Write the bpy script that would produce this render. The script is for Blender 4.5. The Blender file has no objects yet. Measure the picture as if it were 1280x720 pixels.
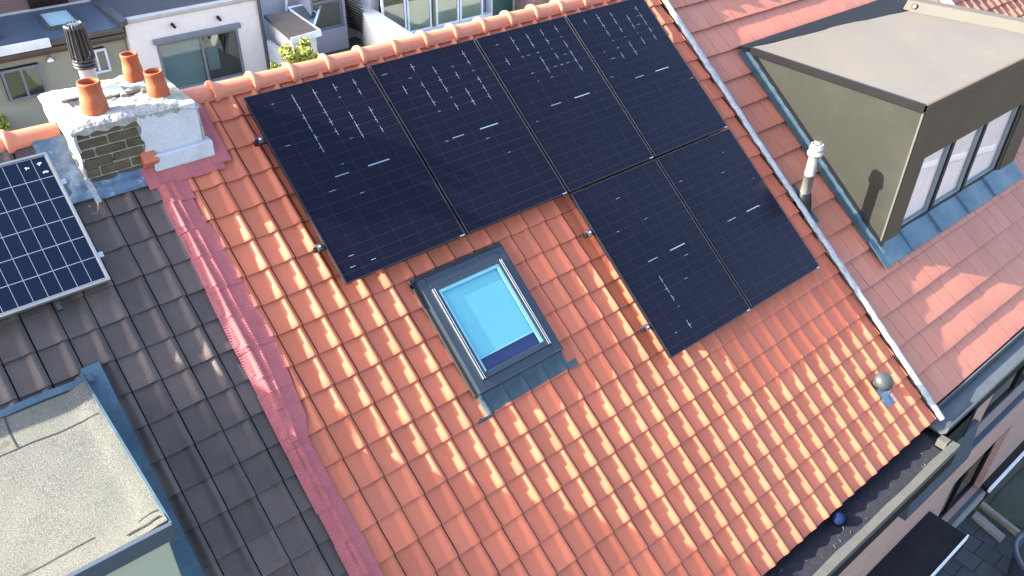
import bpy, math, random
from mathutils import Vector, Matrix
random.seed(7)
R=math.radians
sc=bpy.context.scene
col=sc.collection
# ---------------------------------------------------------------- frame of the roof slope
PA=R(36.7755); CA,SA=math.cos(PA),math.sin(PA)
def RF(u,s,n=0.0):            # u along ridge, s down the slope, n out of the slope
    return Vector((u,-s*CA-n*SA,-s*SA+n*CA))
def UV(p):
    return p[0], -p[1]*CA-p[2]*SA, -p[1]*SA+p[2]*CA
ROOFM=Matrix(((1,0,0,0),(0,CA,-SA,0),(0,SA,CA,0),(0,0,0,1)))   # local y points up the slope
F=1018.88
def rod(r):
    th=r.length; k=r/th
    return Matrix.Rotation(th,3,k)
Rm=rod(Vector((-.287849382,-.509407700,-.476757448)))
Bm=Matrix(((1,0,0),(0,-CA,SA),(0,-SA,-CA)))
tv=Vector((-2.11408855,-1.49627177,6.40781682))
CAM=Bm@(-(Rm.transposed()@tv))
def ray(x,y): return (Bm@Rm.transposed())@Vector(((x-640)/F,(y-360)/F,1))
def aty(x,y,Y):
    d=ray(x,y); return CAM+d*((Y-CAM.y)/d.y)
def atz(x,y,Z):
    d=ray(x,y); return CAM+d*((Z-CAM.z)/d.z)
# ---------------------------------------------------------------- materials
M={}
def new(name):
    m=bpy.data.materials.new(name); m.use_nodes=True; nt=m.node_tree
    b=nt.nodes['Principled BSDF']; M[name]=m
    return m,nt,b
def N(nt,t,**kw):
    n=nt.nodes.new(t)
    for k,v in kw.items(): setattr(n,k,v)
    return n
def mixc(nt,fac,a,b,blend='MIX'):
    n=N(nt,'ShaderNodeMix',data_type='RGBA',blend_type=blend)
    for sock,v in ((0,fac),(6,a),(7,b)):
        if hasattr(v,'links') or hasattr(v,'is_linked'): nt.links.new(v,n.inputs[sock])
        else: n.inputs[sock].default_value=v if sock==0 else (*v,1) if len(v)==3 else v
    return n.outputs[2]
def ramp(nt,src,p0,p1,c0=(0,0,0),c1=(1,1,1)):
    r=N(nt,'ShaderNodeValToRGB'); nt.links.new(src,r.inputs[0])
    r.color_ramp.elements[0].position=p0; r.color_ramp.elements[1].position=p1
    r.color_ramp.elements[0].color=(*c0,1); r.color_ramp.elements[1].color=(*c1,1)
    return r.outputs[0]
def noise(nt,scale,detail=6,rough=.6,vec=None):
    n=N(nt,'ShaderNodeTexNoise'); n.inputs['Scale'].default_value=scale
    n.inputs['Detail'].default_value=detail; n.inputs['Roughness'].default_value=rough
    if vec is not None: nt.links.new(vec,n.inputs['Vector'])
    return n.outputs['Fac']
def coords(nt,scale=None):
    tc=N(nt,'ShaderNodeTexCoord')
    if scale is None: return tc.outputs['Object']
    mp=N(nt,'ShaderNodeMapping'); nt.links.new(tc.outputs['Object'],mp.inputs[0])
    mp.inputs['Scale'].default_value=scale
    return mp.outputs[0]
def mat(name,c,rough=.6,metal=0,spec=.5,c2=None,sc1=3,island=0,bump=0,bsc=60,stain=None,ssc=1.5,sth=(.5,.7),fine=.15,coat=0,vscale=None):
    m,nt,b=new(name); L=nt.links
    v=coords(nt,vscale)
    c2=c2 or tuple(x*.75 for x in c)
    out=mixc(nt,ramp(nt,noise(nt,sc1,8,.65,v),.3,.7),c,c2)
    if stain: out=mixc(nt,ramp(nt,noise(nt,ssc,8,.7,v),*sth),out,stain)
    if fine:
        f=noise(nt,bsc*1.7,4,.6,v)
        g=ramp(nt,f,.3,.7,(1-fine,)*3,(1+fine*.6,)*3)
        out=mixc(nt,1.0,out,g,'MULTIPLY')
    if island:
        ge=N(nt,'ShaderNodeNewGeometry')
        g=ramp(nt,ge.outputs['Random Per Island'],0,1,(1-island,)*3,(1+island,1+island*.8,1+island*.6))
        out=mixc(nt,1.0,out,g,'MULTIPLY')
    L.new(out,b.inputs['Base Color'])
    b.inputs['Roughness'].default_value=rough; b.inputs['Metallic'].default_value=metal
    b.inputs['Specular IOR Level'].default_value=spec
    b.inputs['Coat Weight'].default_value=coat; b.inputs['Coat Roughness'].default_value=.05
    if bump:
        bn=N(nt,'ShaderNodeBump'); bn.inputs['Strength'].default_value=bump; bn.inputs['Distance'].default_value=.01
        L.new(noise(nt,bsc,6,.6,v),bn.inputs['Height']); L.new(bn.outputs[0],b.inputs['Normal'])
    return m
mat('terracotta',(.43,.122,.066),.5,c2=(.38,.103,.055),sc1=2.5,island=.11,bump=.12,bsc=90,fine=.08,spec=.25,stain=(.36,.115,.072),ssc=1.1,sth=(.55,.75))
mat('terracotta_ridge',(.52,.175,.105),.6,spec=.3,c2=(.46,.145,.08),sc1=4,island=.04,bump=.15,bsc=70,fine=.12)
mat('tile_dark',(.086,.063,.056),.5,c2=(.058,.045,.042),sc1=3.5,island=.22,bump=.3,bsc=90,fine=.3,spec=.3,stain=(.10,.066,.054),ssc=2.3,sth=(.5,.72))
mat('tile_flat',(.35,.128,.085),.55,spec=.3,c2=(.31,.115,.078),sc1=3,island=.06,bump=.2,bsc=120,fine=.12,stain=(.35,.15,.11),ssc=1.4,sth=(.5,.75))
mat('tile_brown',(.26,.105,.07),.8,c2=(.16,.075,.055),sc1=6,island=.25,bump=.3,fine=.25)
mat('deck',(.085,.020,.012),.9)
mat('deck_dark',(.012,.011,.012),.9)
mat('lead',(.15,.20,.25),.42,metal=.6,c2=(.09,.13,.18),sc1=9,bump=.35,bsc=22,stain=(.36,.40,.42),ssc=11,sth=(.58,.72),fine=.2)
mat('lead_blue',(.065,.115,.15),.5,metal=.45,c2=(.04,.072,.10),sc1=6,bump=.2,bsc=30,stain=(.15,.20,.25),ssc=9,sth=(.6,.8))
mat('lead_old',(.30,.31,.33),.5,metal=.3,c2=(.18,.21,.25),sc1=14,bump=.4,bsc=30,fine=.2)
def ribbed(name,c,c2,metal,rough,axis=1,freq=95,amt=.5):
    m=mat(name,c,rough,metal=metal,c2=c2,sc1=7,fine=.18)
    nt=m.node_tree; b=nt.nodes['Principled BSDF']
    tc=N(nt,'ShaderNodeTexCoord'); mp=N(nt,'ShaderNodeMapping'); nt.links.new(tc.outputs['Object'],mp.inputs[0])
    mp.inputs['Rotation'].default_value=(-PA,0,0)
    w=N(nt,'ShaderNodeTexWave'); w.bands_direction='Y'; w.inputs['Scale'].default_value=freq/6.283*2; w.inputs['Distortion'].default_value=1.5; w.inputs['Detail'].default_value=1
    w.inputs['Detail Scale'].default_value=.3
    nt.links.new(mp.outputs[0],w.inputs[0])
    bn=N(nt,'ShaderNodeBump'); bn.inputs['Strength'].default_value=amt; bn.inputs['Distance'].default_value=.004
    nt.links.new(w.outputs['Fac'],bn.inputs['Height']); nt.links.new(bn.outputs[0],b.inputs['Normal'])
ribbed('lead_pink',(.37,.096,.10),(.29,.075,.078),.0,.9)
ribbed('lead_apron',(.07,.11,.14),(.045,.075,.10),.5,.4,amt=.8)
mat('black_frame',(.012,.013,.018),.35,metal=.3,spec=.5,fine=0)
mat('alu',(.62,.62,.62),.35,metal=.9,fine=.05)
mat('ribbon_glint',(.42,.44,.46),.4,metal=.5,fine=0)
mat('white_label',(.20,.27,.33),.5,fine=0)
mat('alu_dark',(.10,.11,.12),.4,metal=.8,fine=.05)
def pvglass(name,ca,cb,freq,tint):
    m,nt,b=new(name)
    v=coords(nt)
    w=N(nt,'ShaderNodeTexWave'); w.bands_direction='Y'; w.inputs['Scale'].default_value=freq
    w.inputs['Distortion'].default_value=.4; w.inputs['Detail Scale'].default_value=1.2
    nt.links.new(v,w.inputs[0])
    o=mixc(nt,w.outputs['Fac'],ca,cb)
    o=mixc(nt,ramp(nt,noise(nt,1.2,3,.5,v),.35,.75),o,tint)
    if name=='pv_black':
        mp=N(nt,'ShaderNodeMapping'); nt.links.new(v,mp.inputs[0]); mp.inputs['Location'].default_value=(0,.0215,0)
        bt=N(nt,'ShaderNodeTexBrick'); bt.offset=0; nt.links.new(mp.outputs[0],bt.inputs['Vector']); bt.inputs['Scale'].default_value=1
        bt.inputs['Brick Width'].default_value=.189; bt.inputs['Row Height'].default_value=.09535; bt.inputs['Mortar Size'].default_value=.0013; bt.inputs['Mortar Smooth'].default_value=0
        o=mixc(nt,bt.outputs['Fac'],o,(.021,.0215,.027))
    nt.links.new(o,b.inputs['Base Color']); b.inputs['Roughness'].default_value=.22
    b.inputs['Specular IOR Level'].default_value=.086
    b.inputs['Coat Weight'].default_value=.15; b.inputs['Coat Roughness'].default_value=.08
    b.inputs['Coat IOR'].default_value=1.3
pvglass('pv_black',(.0018,.0019,.006),(.0095,.0098,.021),17.,(.004,.0042,.011))
pvglass('pv_blue',(.003,.006,.017),(.009,.014,.032),19.,(.004,.009,.022))
mat('pv_grid',(.20,.22,.26),.45,fine=.05)
mat('pv_frame',(.30,.30,.29),.35,metal=.6,fine=.05)
mat('window_frame',(.022,.032,.045),.4,metal=.3,c2=(.028,.04,.055),fine=.05)
mat('blind',(.095,.315,.37),.8,c2=(.085,.30,.36),sc1=2,fine=.02)
mat('pane_pale',(.30,.42,.44),.8,c2=(.24,.36,.42),sc1=3,fine=.02)
mat('reflection_green',(.13,.19,.035),.8,c2=(.09,.14,.03),sc1=5,fine=.2)
mat('inner_teal',(.17,.42,.46),.5,fine=.03)
mat('blue_deep',(.012,.022,.09),.4,fine=0)
mat('black_rubber',(.012,.012,.014),.6,fine=.1)
def glass(name,tint=(.9,.95,.97),rough=.01,alpha=.25,ior=1.5):
    m,nt,b=new(name)
    tr=N(nt,'ShaderNodeBsdfTransparent'); tr.inputs[0].default_value=(*tint,1)
    gl=N(nt,'ShaderNodeBsdfGlossy'); gl.inputs['Roughness'].default_value=rough
    lw_=N(nt,'ShaderNodeLayerWeight'); pw=N(nt,'ShaderNodeMath',operation='POWER'); pw.inputs[1].default_value=4; nt.links.new(lw_.outputs['Facing'],pw.inputs[0]); fr=N(nt,'ShaderNodeMath',operation='MULTIPLY'); fr.inputs[1].default_value=.6; nt.links.new(pw.outputs[0],fr.inputs[0]); lw_.inputs[0].default_value=.5
    mx=N(nt,'ShaderNodeMixShader'); ad=N(nt,'ShaderNodeMath',operation='ADD'); ad.inputs[1].default_value=alpha
    nt.links.new(fr.outputs[0],ad.inputs[0]); ad.use_clamp=True
    nt.links.new(ad.outputs[0],mx.inputs[0]); nt.links.new(tr.outputs[0],mx.inputs[1]); nt.links.new(gl.outputs[0],mx.inputs[2])
    nt.links.new(mx.outputs[0],nt.nodes['Material Output'].inputs[0])
glass('glass_clear',(1,1,1),.01,.0)
glass('glass',(.7,.8,.8),.01,.12)
glass('glass_mirror',(1,1,1),.02,.03,1.35)
glass('canopy_glass',(.55,.68,.7),.1,.25)
mat('render_white',(.70,.67,.62),.85,c2=(.62,.60,.56),sc1=5,bump=.25,bsc=40,stain=(.42,.38,.34),ssc=4,sth=(.6,.8),fine=.06)
mat('render_chimney',(.45,.45,.47),.85,c2=(.38,.38,.41),sc1=8,bump=.5,bsc=30,stain=(.36,.26,.23),ssc=6,sth=(.55,.78),fine=.1)
mat('mortar',(.36,.345,.32),.95,c2=(.22,.215,.20),sc1=12,bump=.9,bsc=35,stain=(.12,.11,.10),ssc=9,sth=(.55,.68),fine=.3)
mat('mortar_joint',(.36,.34,.28),.95,c2=(.22,.21,.14),sc1=14,bump=.9,bsc=50,fine=.3)
mat('brick_mossy',(.085,.058,.04),.95,c2=(.05,.038,.026),sc1=12,island=.3,bump=.8,bsc=60,stain=(.085,.085,.035),ssc=8,sth=(.5,.65),fine=.3)
mat('pot',(.31,.075,.03),.7,spec=.25,c2=(.25,.06,.024),sc1=8,bump=.2,fine=.1,stain=(.36,.14,.09),ssc=5,sth=(.55,.8))
mat('pot_inside',(.05,.02,.015),.9)
mat('cowl_black',(.02,.021,.024),.3,fine=.05)
mat('flue_white',(.38,.38,.38),.4,c2=(.3,.3,.3),fine=.05)
mat('grey_pvc',(.14,.14,.135),.5,c2=(.12,.12,.115),fine=.05)
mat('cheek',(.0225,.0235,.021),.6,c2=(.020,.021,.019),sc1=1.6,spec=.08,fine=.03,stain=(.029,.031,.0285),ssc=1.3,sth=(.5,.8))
mat('dormer_front',(.085,.063,.046),.7,spec=.08,c2=(.075,.055,.040),sc1=2,fine=.04)
mat('dormer_roof',(.10,.093,.086),.85,spec=.3,c2=(.086,.081,.076),sc1=2.2,bump=.12,bsc=14,stain=(.112,.10,.08),ssc=1.1,sth=(.5,.72),fine=.06)
mat('epdm',(.006,.009,.014),.9,c2=(.005,.008,.014),spec=.15,sc1=4,bump=.1,fine=.1)
mat('curb',(.058,.056,.048),.8,c2=(.05,.049,.043),sc1=6,bump=.1,fine=.1)
def mineral():
    m,nt,b=new('mineral_felt'); v=coords(nt)
    g=ramp(nt,noise(nt,110,2,.8,v),.35,.68,(.035,.037,.035),(.145,.146,.135))
    o=mixc(nt,ramp(nt,noise(nt,2.2,6,.6,v),.35,.7),g,(.105,.112,.088),'MIX')
    o=mixc(nt,.55,g,o)
    o=mixc(nt,ramp(nt,noise(nt,7,4,.7,v),.62,.7),o,(.06,.06,.045))
    nt.links.new(o,b.inputs['Base Color']); b.inputs['Roughness'].default_value=.95
    bn=N(nt,'ShaderNodeBump'); bn.inputs['Strength'].default_value=.7; bn.inputs['Distance'].default_value=.01
    nt.links.new(noise(nt,120,3,.8,v),bn.inputs['Height']); nt.links.new(bn.outputs[0],b.inputs['Normal'])
mineral()
def brickmat(name,c1,c2,mo,bw=.21,bh=.065,rough=.9):
    m,nt,b=new(name)
    tc=N(nt,'ShaderNodeTexCoord'); sp=N(nt,'ShaderNodeSeparateXYZ'); cb=N(nt,'ShaderNodeCombineXYZ')
    nt.links.new(tc.outputs['Object'],sp.inputs[0])
    ad=N(nt,'ShaderNodeMath',operation='ADD'); nt.links.new(sp.outputs[0],ad.inputs[0]); nt.links.new(sp.outputs[1],ad.inputs[1])
    nt.links.new(ad.outputs[0],cb.inputs[0]); nt.links.new(sp.outputs[2],cb.inputs[1])
    t=N(nt,'ShaderNodeTexBrick'); nt.links.new(cb.outputs[0],t.inputs['Vector'])
    t.inputs['Scale'].default_value=1; t.inputs['Brick Width'].default_value=bw; t.inputs['Row Height'].default_value=bh
    t.inputs['Mortar Size'].default_value=.006; t.inputs['Color1'].default_value=(*c1,1); t.inputs['Color2'].default_value=(*c2,1); t.inputs['Mortar'].default_value=(*mo,1)
    o=mixc(nt,ramp(nt,noise(nt,8,6,.7),.3,.7),t.outputs[0],c2)
    o=mixc(nt,.5,t.outputs[0],o)
    nt.links.new(o,b.inputs['Base Color']); b.inputs['Roughness'].default_value=rough
    bn=N(nt,'ShaderNodeBump'); bn.invert=True; bn.inputs['Distance'].default_value=.005; nt.links.new(t.outputs['Fac'],bn.inputs['Height']); nt.links.new(bn.outputs[0],b.inputs['Normal'])
brickmat('brick_wall',(.34,.20,.165),(.26,.155,.13),(.34,.26,.22))
brickmat('brick_far',(.17,.10,.085),(.12,.075,.068),(.2,.16,.14))
mat('wall_green',(.30,.31,.235),.9,c2=(.27,.28,.21),sc1=2,fine=.05)
mat('wall_grey',(.36,.38,.42),.85,c2=(.31,.33,.37),sc1=3,fine=.06)
mat('slate_blue',(.06,.085,.12),.5,c2=(.045,.065,.095),sc1=3,fine=.15)
mat('roof_dark_far',(.04,.037,.05),.8,fine=.1)
mat('dome_grey',(.038,.044,.048),.5,c2=(.03,.035,.038),sc1=8,spec=.4,fine=.08)
mat('coping',(.42,.40,.37),.8,c2=(.34,.33,.31),bump=.2,fine=.12)
mat('zinc',(.075,.09,.105),.55,metal=.35,c2=(.052,.065,.08),sc1=6,fine=.12)
mat('eave_wood',(.10,.075,.055),.8,c2=(.07,.055,.042),fine=.1)
mat('frame_white',(.6,.66,.7),.5,fine=.03)
mat('frame_grey',(.16,.19,.22),.5,fine=.03)
mat('frame_black',(.007,.007,.009),.4,spec=.25,fine=.05)
mat('dark_inside',(.01,.01,.013),.9,fine=0)
mat('curtain',(.42,.38,.17),.9,c2=(.24,.26,.10),sc1=14,fine=.1,vscale=(6,6,.3))
mat('curtain_pink',(.80,.68,.66),.9,c2=(.66,.56,.55),sc1=6,fine=.05,vscale=(5,5,.4))
mat('shed_roof',(.09,.065,.052),.9,c2=(.14,.10,.07),sc1=5,fine=.2)
mat('paving_far',(.55,.54,.5),.9,c2=(.48,.47,.44),fine=.1)
mat('ground_mat',(.12,.115,.09),.95,c2=(.07,.085,.04),sc1=.6,fine=.2)
mat('soil',(.055,.06,.05),.95,c2=(.03,.045,.02),sc1=2.5,bump=.6,bsc=20,fine=.35)
mat('concrete',(.24,.23,.2),.9,c2=(.17,.17,.15),sc1=6,bump=.3,fine=.15)
mat('gutter_lip',(.060,.062,.057),.8,c2=(.045,.047,.043),sc1=5,bump=.2,bsc=30,fine=.15)
mat('gutter_inside',(.012,.015,.027),.8,spec=.2,c2=(.018,.018,.025),sc1=9,bump=.5,bsc=40,stain=(.045,.037,.033),ssc=14,sth=(.58,.7),fine=.4)
mat('blob_blue',(.005,.012,.055),.9,spec=.1,fine=.05)
mat('sill',(.035,.05,.075),.5,c2=(.03,.042,.062),fine=.1)
mat('canopy',(.004,.004,.006),.7,spec=.2,fine=.2,c2=(.014,.013,.016))
mat('white_edge',(.75,.78,.8),.5,fine=.03)
mat('tub',(.045,.055,.085),.5,fine=.1)
mat('twig',(.13,.10,.07),.9,fine=.1)
mat('leaf_yellow',(.30,.33,.035),.6,c2=(.16,.22,.03),sc1=5,island=.4,fine=0)
mat('leaf_green',(.07,.13,.03),.6,c2=(.04,.085,.02),sc1=4,island=.4,fine=0)
mat('stripe_dark',(.08,.075,.07),.8,fine=.1)
mat('green_door',(.02,.07,.055),.5,fine=.05)
mat('pavers',(.05,.056,.068),.85,c2=(.036,.042,.054),sc1=4,bump=.3,island=.18,fine=.2)
mat('solder',(.4,.42,.45),.5,metal=.4)
mat('roof_plate',(.5,.53,.56),.4,metal=.5,c2=(.38,.42,.46),sc1=10)
# ---------------------------------------------------------------- mesh builder
class MB:
    def __init__(s): s.v=[];s.f=[];s.sm=[]
    def add(s,vs,fs,smooth=False):
        o=len(s.v); s.v+= [Vector(p) for p in vs]; s.f+=[[o+i for i in f] for f in fs]; s.sm+=[smooth]*len(fs)
    def hexa(s,p):       # 8 points: bottom 4 ccw, top 4
        s.add(p,[(3,2,1,0),(4,5,6,7),(0,1,5,4),(1,2,6,5),(2,3,7,6),(3,0,4,7)])
    def box(s,x0,x1,y0,y1,z0,z1):
        s.hexa([(x0,y0,z0),(x1,y0,z0),(x1,y1,z0),(x0,y1,z0),(x0,y0,z1),(x1,y0,z1),(x1,y1,z1),(x0,y1,z1)])
    def rbox(s,u0,u1,s0,s1,n0,n1):   # box in the frame of the slope
        s.hexa([RF(u0,s1,n0),RF(u1,s1,n0),RF(u1,s0,n0),RF(u0,s0,n0),RF(u0,s1,n1),RF(u1,s1,n1),RF(u1,s0,n1),RF(u0,s0,n1)])
    def prism(s,poly,ext):   # polygon (list of pts, ccw seen from ext) extruded by vector -> solid
        n=len(poly); P=[Vector(p) for p in poly]; Q=[p+Vector(ext) for p in P]
        fs=[tuple(range(n-1,-1,-1)),tuple(range(n,2*n))]+[(i,(i+1)%n,n+(i+1)%n,n+i) for i in range(n)]
        s.add(P+Q,fs)
    def tube(s,pts,r,seg=10,cap=True,rs=None):
        rs=rs or [r]*len(pts); P=[Vector(p) for p in pts]; vs=[];fs=[]
        for i,p in enumerate(P):
            d=(P[min(i+1,len(P)-1)]-P[max(i-1,0)]).normalized()
            a=d.orthogonal().normalized() if abs(d.z)>.9 else d.cross(Vector((0,0,1))).normalized(); b=d.cross(a)
            for k in range(seg):
                t=2*math.pi*k/seg; vs.append(p+(a*math.cos(t)+b*math.sin(t))*rs[i])
        for i in range(len(P)-1):
            for k in range(seg):
                k2=(k+1)%seg; fs.append((i*seg+k,i*seg+k2,(i+1)*seg+k2,(i+1)*seg+k))
        s.add(vs,fs,True)
        if cap: s.add(vs[:seg],[tuple(range(seg-1,-1,-1))]); s.add(vs[-seg:],[tuple(range(seg))])
    def lathe(s,prof,c,axis=Vector((0,0,1)),seg=24):
        axis=Vector(axis).normalized(); a=axis.orthogonal().normalized(); b=axis.cross(a); c=Vector(c); vs=[];fs=[]
        for r,h in prof:
            for k in range(seg):
                t=2*math.pi*k/seg; vs.append(c+axis*h+(a*math.cos(t)+b*math.sin(t))*r)
        for i in range(len(prof)-1):
            for k in range(seg):
                k2=(k+1)%seg; fs.append((i*seg+k,i*seg+k2,(i+1)*seg+k2,(i+1)*seg+k))
        s.add(vs,fs,True)
    def grid(s,fn,us,vs_,smooth=True,thick=None):
        nu,nv=len(us),len(vs_); V=[fn(u,v) for v in vs_ for u in us]
        fs=[(j*nu+i,j*nu+i+1,(j+1)*nu+i+1,(j+1)*nu+i) for j in range(nv-1) for i in range(nu-1)]
        s.add(V,fs,smooth)
        if thick is not None:
            t=Vector(thick); V2=[p+t for p in V]
            s.add(V2,[f[::-1] for f in fs],smooth)
            rim=[i for i in range(nu)]+[j*nu+nu-1 for j in range(1,nv)]+[(nv-1)*nu+i for i in range(nu-2,-1,-1)]+[j*nu for j in range(nv-2,0,-1)]
            n=len(rim); s.add([V[i] for i in rim]+[V2[i] for i in rim],[(i,n+i,n+(i+1)%n,(i+1)%n) for i in range(n)])
    def build(s,name,m,parent=None,bevel=0,label=None,fix=True):
        me=bpy.data.meshes.new(name); o=bpy.data.objects.new(name,me)
        mw=Matrix.Identity(4)
        q=parent
        while q is not None: mw=q.matrix_basis@mw; q=q.parent
        inv=mw.inverted()
        if getattr(s,'local',False): inv=Matrix.Identity(4)
        me.from_pydata([inv@p for p in s.v],[],s.f)
        for p,sm in zip(me.polygons,s.sm): p.use_smooth=sm
        if fix:
            import bmesh
            bm=bmesh.new(); bm.from_mesh(me); bmesh.ops.recalc_face_normals(bm,faces=bm.faces); bm.to_mesh(me); bm.free()
        me.materials.append(M[m]); me.update()
        col.objects.link(o)
        if parent is not None: o.parent=parent
        if bevel:
            b=o.modifiers.new('bevel','BEVEL'); b.width=bevel; b.segments=2; b.limit_method='ANGLE'; b.angle_limit=R(40)
        if label: o['label']=label
        return o
def tag(o,label,cat,group=None,kind=None):
    o['label']=label; o['category']=cat
    if group: o['group']=group
    if kind: o['kind']=kind
    return o
def empty(name,loc,label,cat,group=None,mat4=None):
    o=bpy.data.objects.new(name,None); col.objects.link(o); o.empty_display_size=.2
    if mat4 is not None: o.matrix_basis=Matrix.Translation(Vector(loc))@mat4
    else: o.location=Vector(loc)
    if mat4 is None: o.matrix_basis=Matrix.Translation(Vector(loc))
    return tag(o,label,cat,group)
def structure(o): o['kind']='structure'; return o
GZ=-7.2
def sm01(x): x=max(0,min(1,x)); return x*x*(3-2*x)
# ---------------------------------------------------------------- tiled roofs
class Tiles:
    def __init__(s,w,j0,expo,s0,nf,step,H,roll=True):
        s.w,s.j0,s.expo,s.s0,s.nf,s.step,s.H,s.roll=w,j0,expo,s0,nf,step,H,roll
    def h(s,t,v):
        if not s.roll: return 0.0
        tl=.64-.10*v
        if t<tl: return 0.0
        if t<.82: x=(t-tl)/(.82-tl); return s.H*(.75*x+.25*sm01(x))
        if t<.84: return s.H*(1-.04*(t-.82)/.02)
        return s.H*(.15+.81*math.cos(min(1,(t-.84)/.13)*math.pi/2))
    def n(s,u,ss):
        k=math.ceil((ss-s.s0)/s.expo-1e-6); sf=s.s0+k*s.expo; v=1-(sf-ss)/s.expo
        t=((u-s.j0)/s.w)%1.0
        return s.nf-s.step*(1-v)+s.h(t,v)
    def build(s,mb,u0,u1,s_top,s_bot,skip=None,jit=.0012,ts=None,jshift=None,rnd=None):
        rnd=rnd or random.Random(3)
        ts=ts or ([.019,.3,.46,.5,.54,.58,.62,.67,.72,.76,.80,.84,.88,.92,.95,.976] if s.roll else [.013,.2,.5,.8,.987])
        vs=[-.16,.15,.4,.65,.85,.95,1.0] if s.roll else [-.12,.3,.7,.97,1.0]
        k0=math.ceil((s_top-s.s0)/s.expo)
        k=k0
        while s.s0+k*s.expo<=s_bot+1e-3:
            sf=s.s0+k*s.expo; js=jshift(k) if jshift else 0
            j=math.floor((u0-s.j0-js)/s.w)
            while s.j0+js+j*s.w<u1:
                ua=s.j0+js+j*s.w; j+=1
                if ua+s.w<=u0: continue
                if skip and skip(ua+s.w/2,sf-s.expo/2): continue
                a,b,c=rnd.uniform(-jit,jit),rnd.uniform(-jit,jit),rnd.uniform(-jit,jit)*1.5
                du=rnd.uniform(-1,1)*jit; ds=rnd.uniform(-1,1)*jit*1.4
                def P(t,v,dn=0):
                    u=min(max(ua+t*s.w+du,u0),u1); ss=sf-(1-v)*s.expo+ds*max(0,v)
                    hh=s.h(t,max(0,v))
                    if v>.96: hh*=.86
                    n=s.nf-s.step*(1-v)+hh+a*t+b*v+c*.3+dn
                    if v>.97: n-=.0015
                    return RF(u,ss,n)
                tt=[t for t in ts if u0-.0001<=ua+t*s.w<=u1+.0001]
                if len(tt)<2: continue
                if ua+ts[0]*s.w<u0: tt=[(u0-ua)/s.w]+tt
                if ua+ts[-1]*s.w>u1: tt=tt+[(u1-ua)/s.w]
                mb.grid(lambda t,v:P(t,v),tt,vs,True)
                # front and side edges
                V=[P(t,1.0) for t in tt]; V2=[P(t,1.0,-.011 if s.roll else -s.step*.7) for t in tt]; nn=len(tt)
                mb.add(V+V2,[(i,i+1,nn+i+1,nn+i) for i in range(nn-1)],False)
                for te in (tt[0],tt[-1]):
                    A=[P(te,v) for v in (-.1,.5,1)]; B=[P(te,v,-.012) for v in (-.1,.5,1)]
                    mb.add(A+B,[(0,1,4,3),(1,2,5,4)],False)
            k+=1
RT=Tiles(.2015,-.605,.2525,1.843,-.132,.020,.0295)
DT=Tiles(.1985,-1.633,.2475,1.558,-.134,.017,.022)
FT=Tiles(.2255,5.060,.3425,1.177,-.168,.032,0,False)
BT=Tiles(.205,10.25,.27,1.0,-.15,.022,.03)
RIDGE_Y,RIDGE_Z=.262,-.018
# ---------------------------------------------------------------- houses
red=empty('terraced_house',(2.0,0,GZ),'house under bright orange pan tiles carrying the black solar panels, skylight and old chimney','house','houses of the terrace')
dark=empty('terraced_house',(-3.5,0,GZ),'house under dark grey-brown pan tiles at left, with a stone-grit flat topped dormer','house','houses of the terrace')
rgt=empty('terraced_house',(7.5,0,GZ),'house under flat salmon tiles at right with the big boxy taupe dormer','house','houses of the terrace')
brn=empty('terraced_house',(13,0,GZ),'house roof of weathered brown ribbed tiles in the far top right corner','house','houses of the terrace')
def skip_red(u,s):
    if .62<u<1.36 and 1.98<s<2.85: return True
    if -1.28<u<-.45 and s<.12: return True
    return False
mb=MB(); RT.build(mb,-.882,4.955,-.1,5.40,skip_red); mb.build('roof',"terracotta",red,fix=False)
mb=MB(); DT.build(mb,-7.0,-.886,-.1,5.40,lambda u,s:(-3.0<u<-1.86 and 1.75<s<3.2) or (-1.25<u and s<.1)); mb.build('roof','tile_dark',dark,fix=False)
def jsh(k): return (.075 if k%2 else 0)
mb=MB(); FT.build(mb,5.03,10.08,-.1,5.35,lambda u,s:(5.85<u<8.5 and 1.15<s<3.3),jshift=jsh,jit=.0018); mb.build('roof','tile_flat',rgt,fix=False)
mb=MB(); BT.build(mb,10.25,15.8,-.1,5.4,None,jit=.004,ts=[.012,.3,.5,.58,.66,.74,.8,.86,.93,.986]); mb.build('roof','tile_brown',brn,fix=False)
def deck(par,u0,u1,m,n=-.185,holes=None):
    mb=MB()
    top=RF(0,-.19,n); bot=RF(0,5.33,n)
    mb.prism([(u0,bot.y,bot.z),(u0,top.y,top.z),(u0,top.y,top.z-.12),(u0,bot.y,bot.z-.10)],(u1-u0,0,0))
    yb=2*RIDGE_Y-bot.y
    mb.prism([(u0,top.y,top.z),(u0,yb,bot.z),(u0,yb,bot.z-.1),(u0,top.y,top.z-.13)],(u1-u0,0,0))
    mb.build('roof_deck',m,par)
    mb=MB(); yb=2*RIDGE_Y-bot.y
    return yb
deck(red,-.884,4.99,'deck'); deck(dark,-7,-.886,'deck_dark'); deck(rgt,4.992,10.1,'deck',-.215); deck(brn,10.12,15.9,'deck',-.19)
# back slopes carry plain tiles as sheets with thickness
for par,u0,u1,m in ((red,-.95,4.99,'terracotta'),(dark,-7,-.952,'tile_dark'),(rgt,4.992,10.1,'tile_flat'),(brn,10.12,15.9,'tile_brown')):
    mb=MB()
    for k in range(22):
        sA=-.2+k*.25; sB=sA+.27
        a=RF(0,sA,-.165); b=RF(0,sB,-.145)
        ya,yb=2*RIDGE_Y-a.y,2*RIDGE_Y-b.y
        mb.prism([(u0,ya,a.z),(u0,yb,b.z),(u0,yb,b.z-.02),(u0,ya,a.z-.02)],(u1-u0,0,0))
    mb.build('back_roof',m,par)
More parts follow.
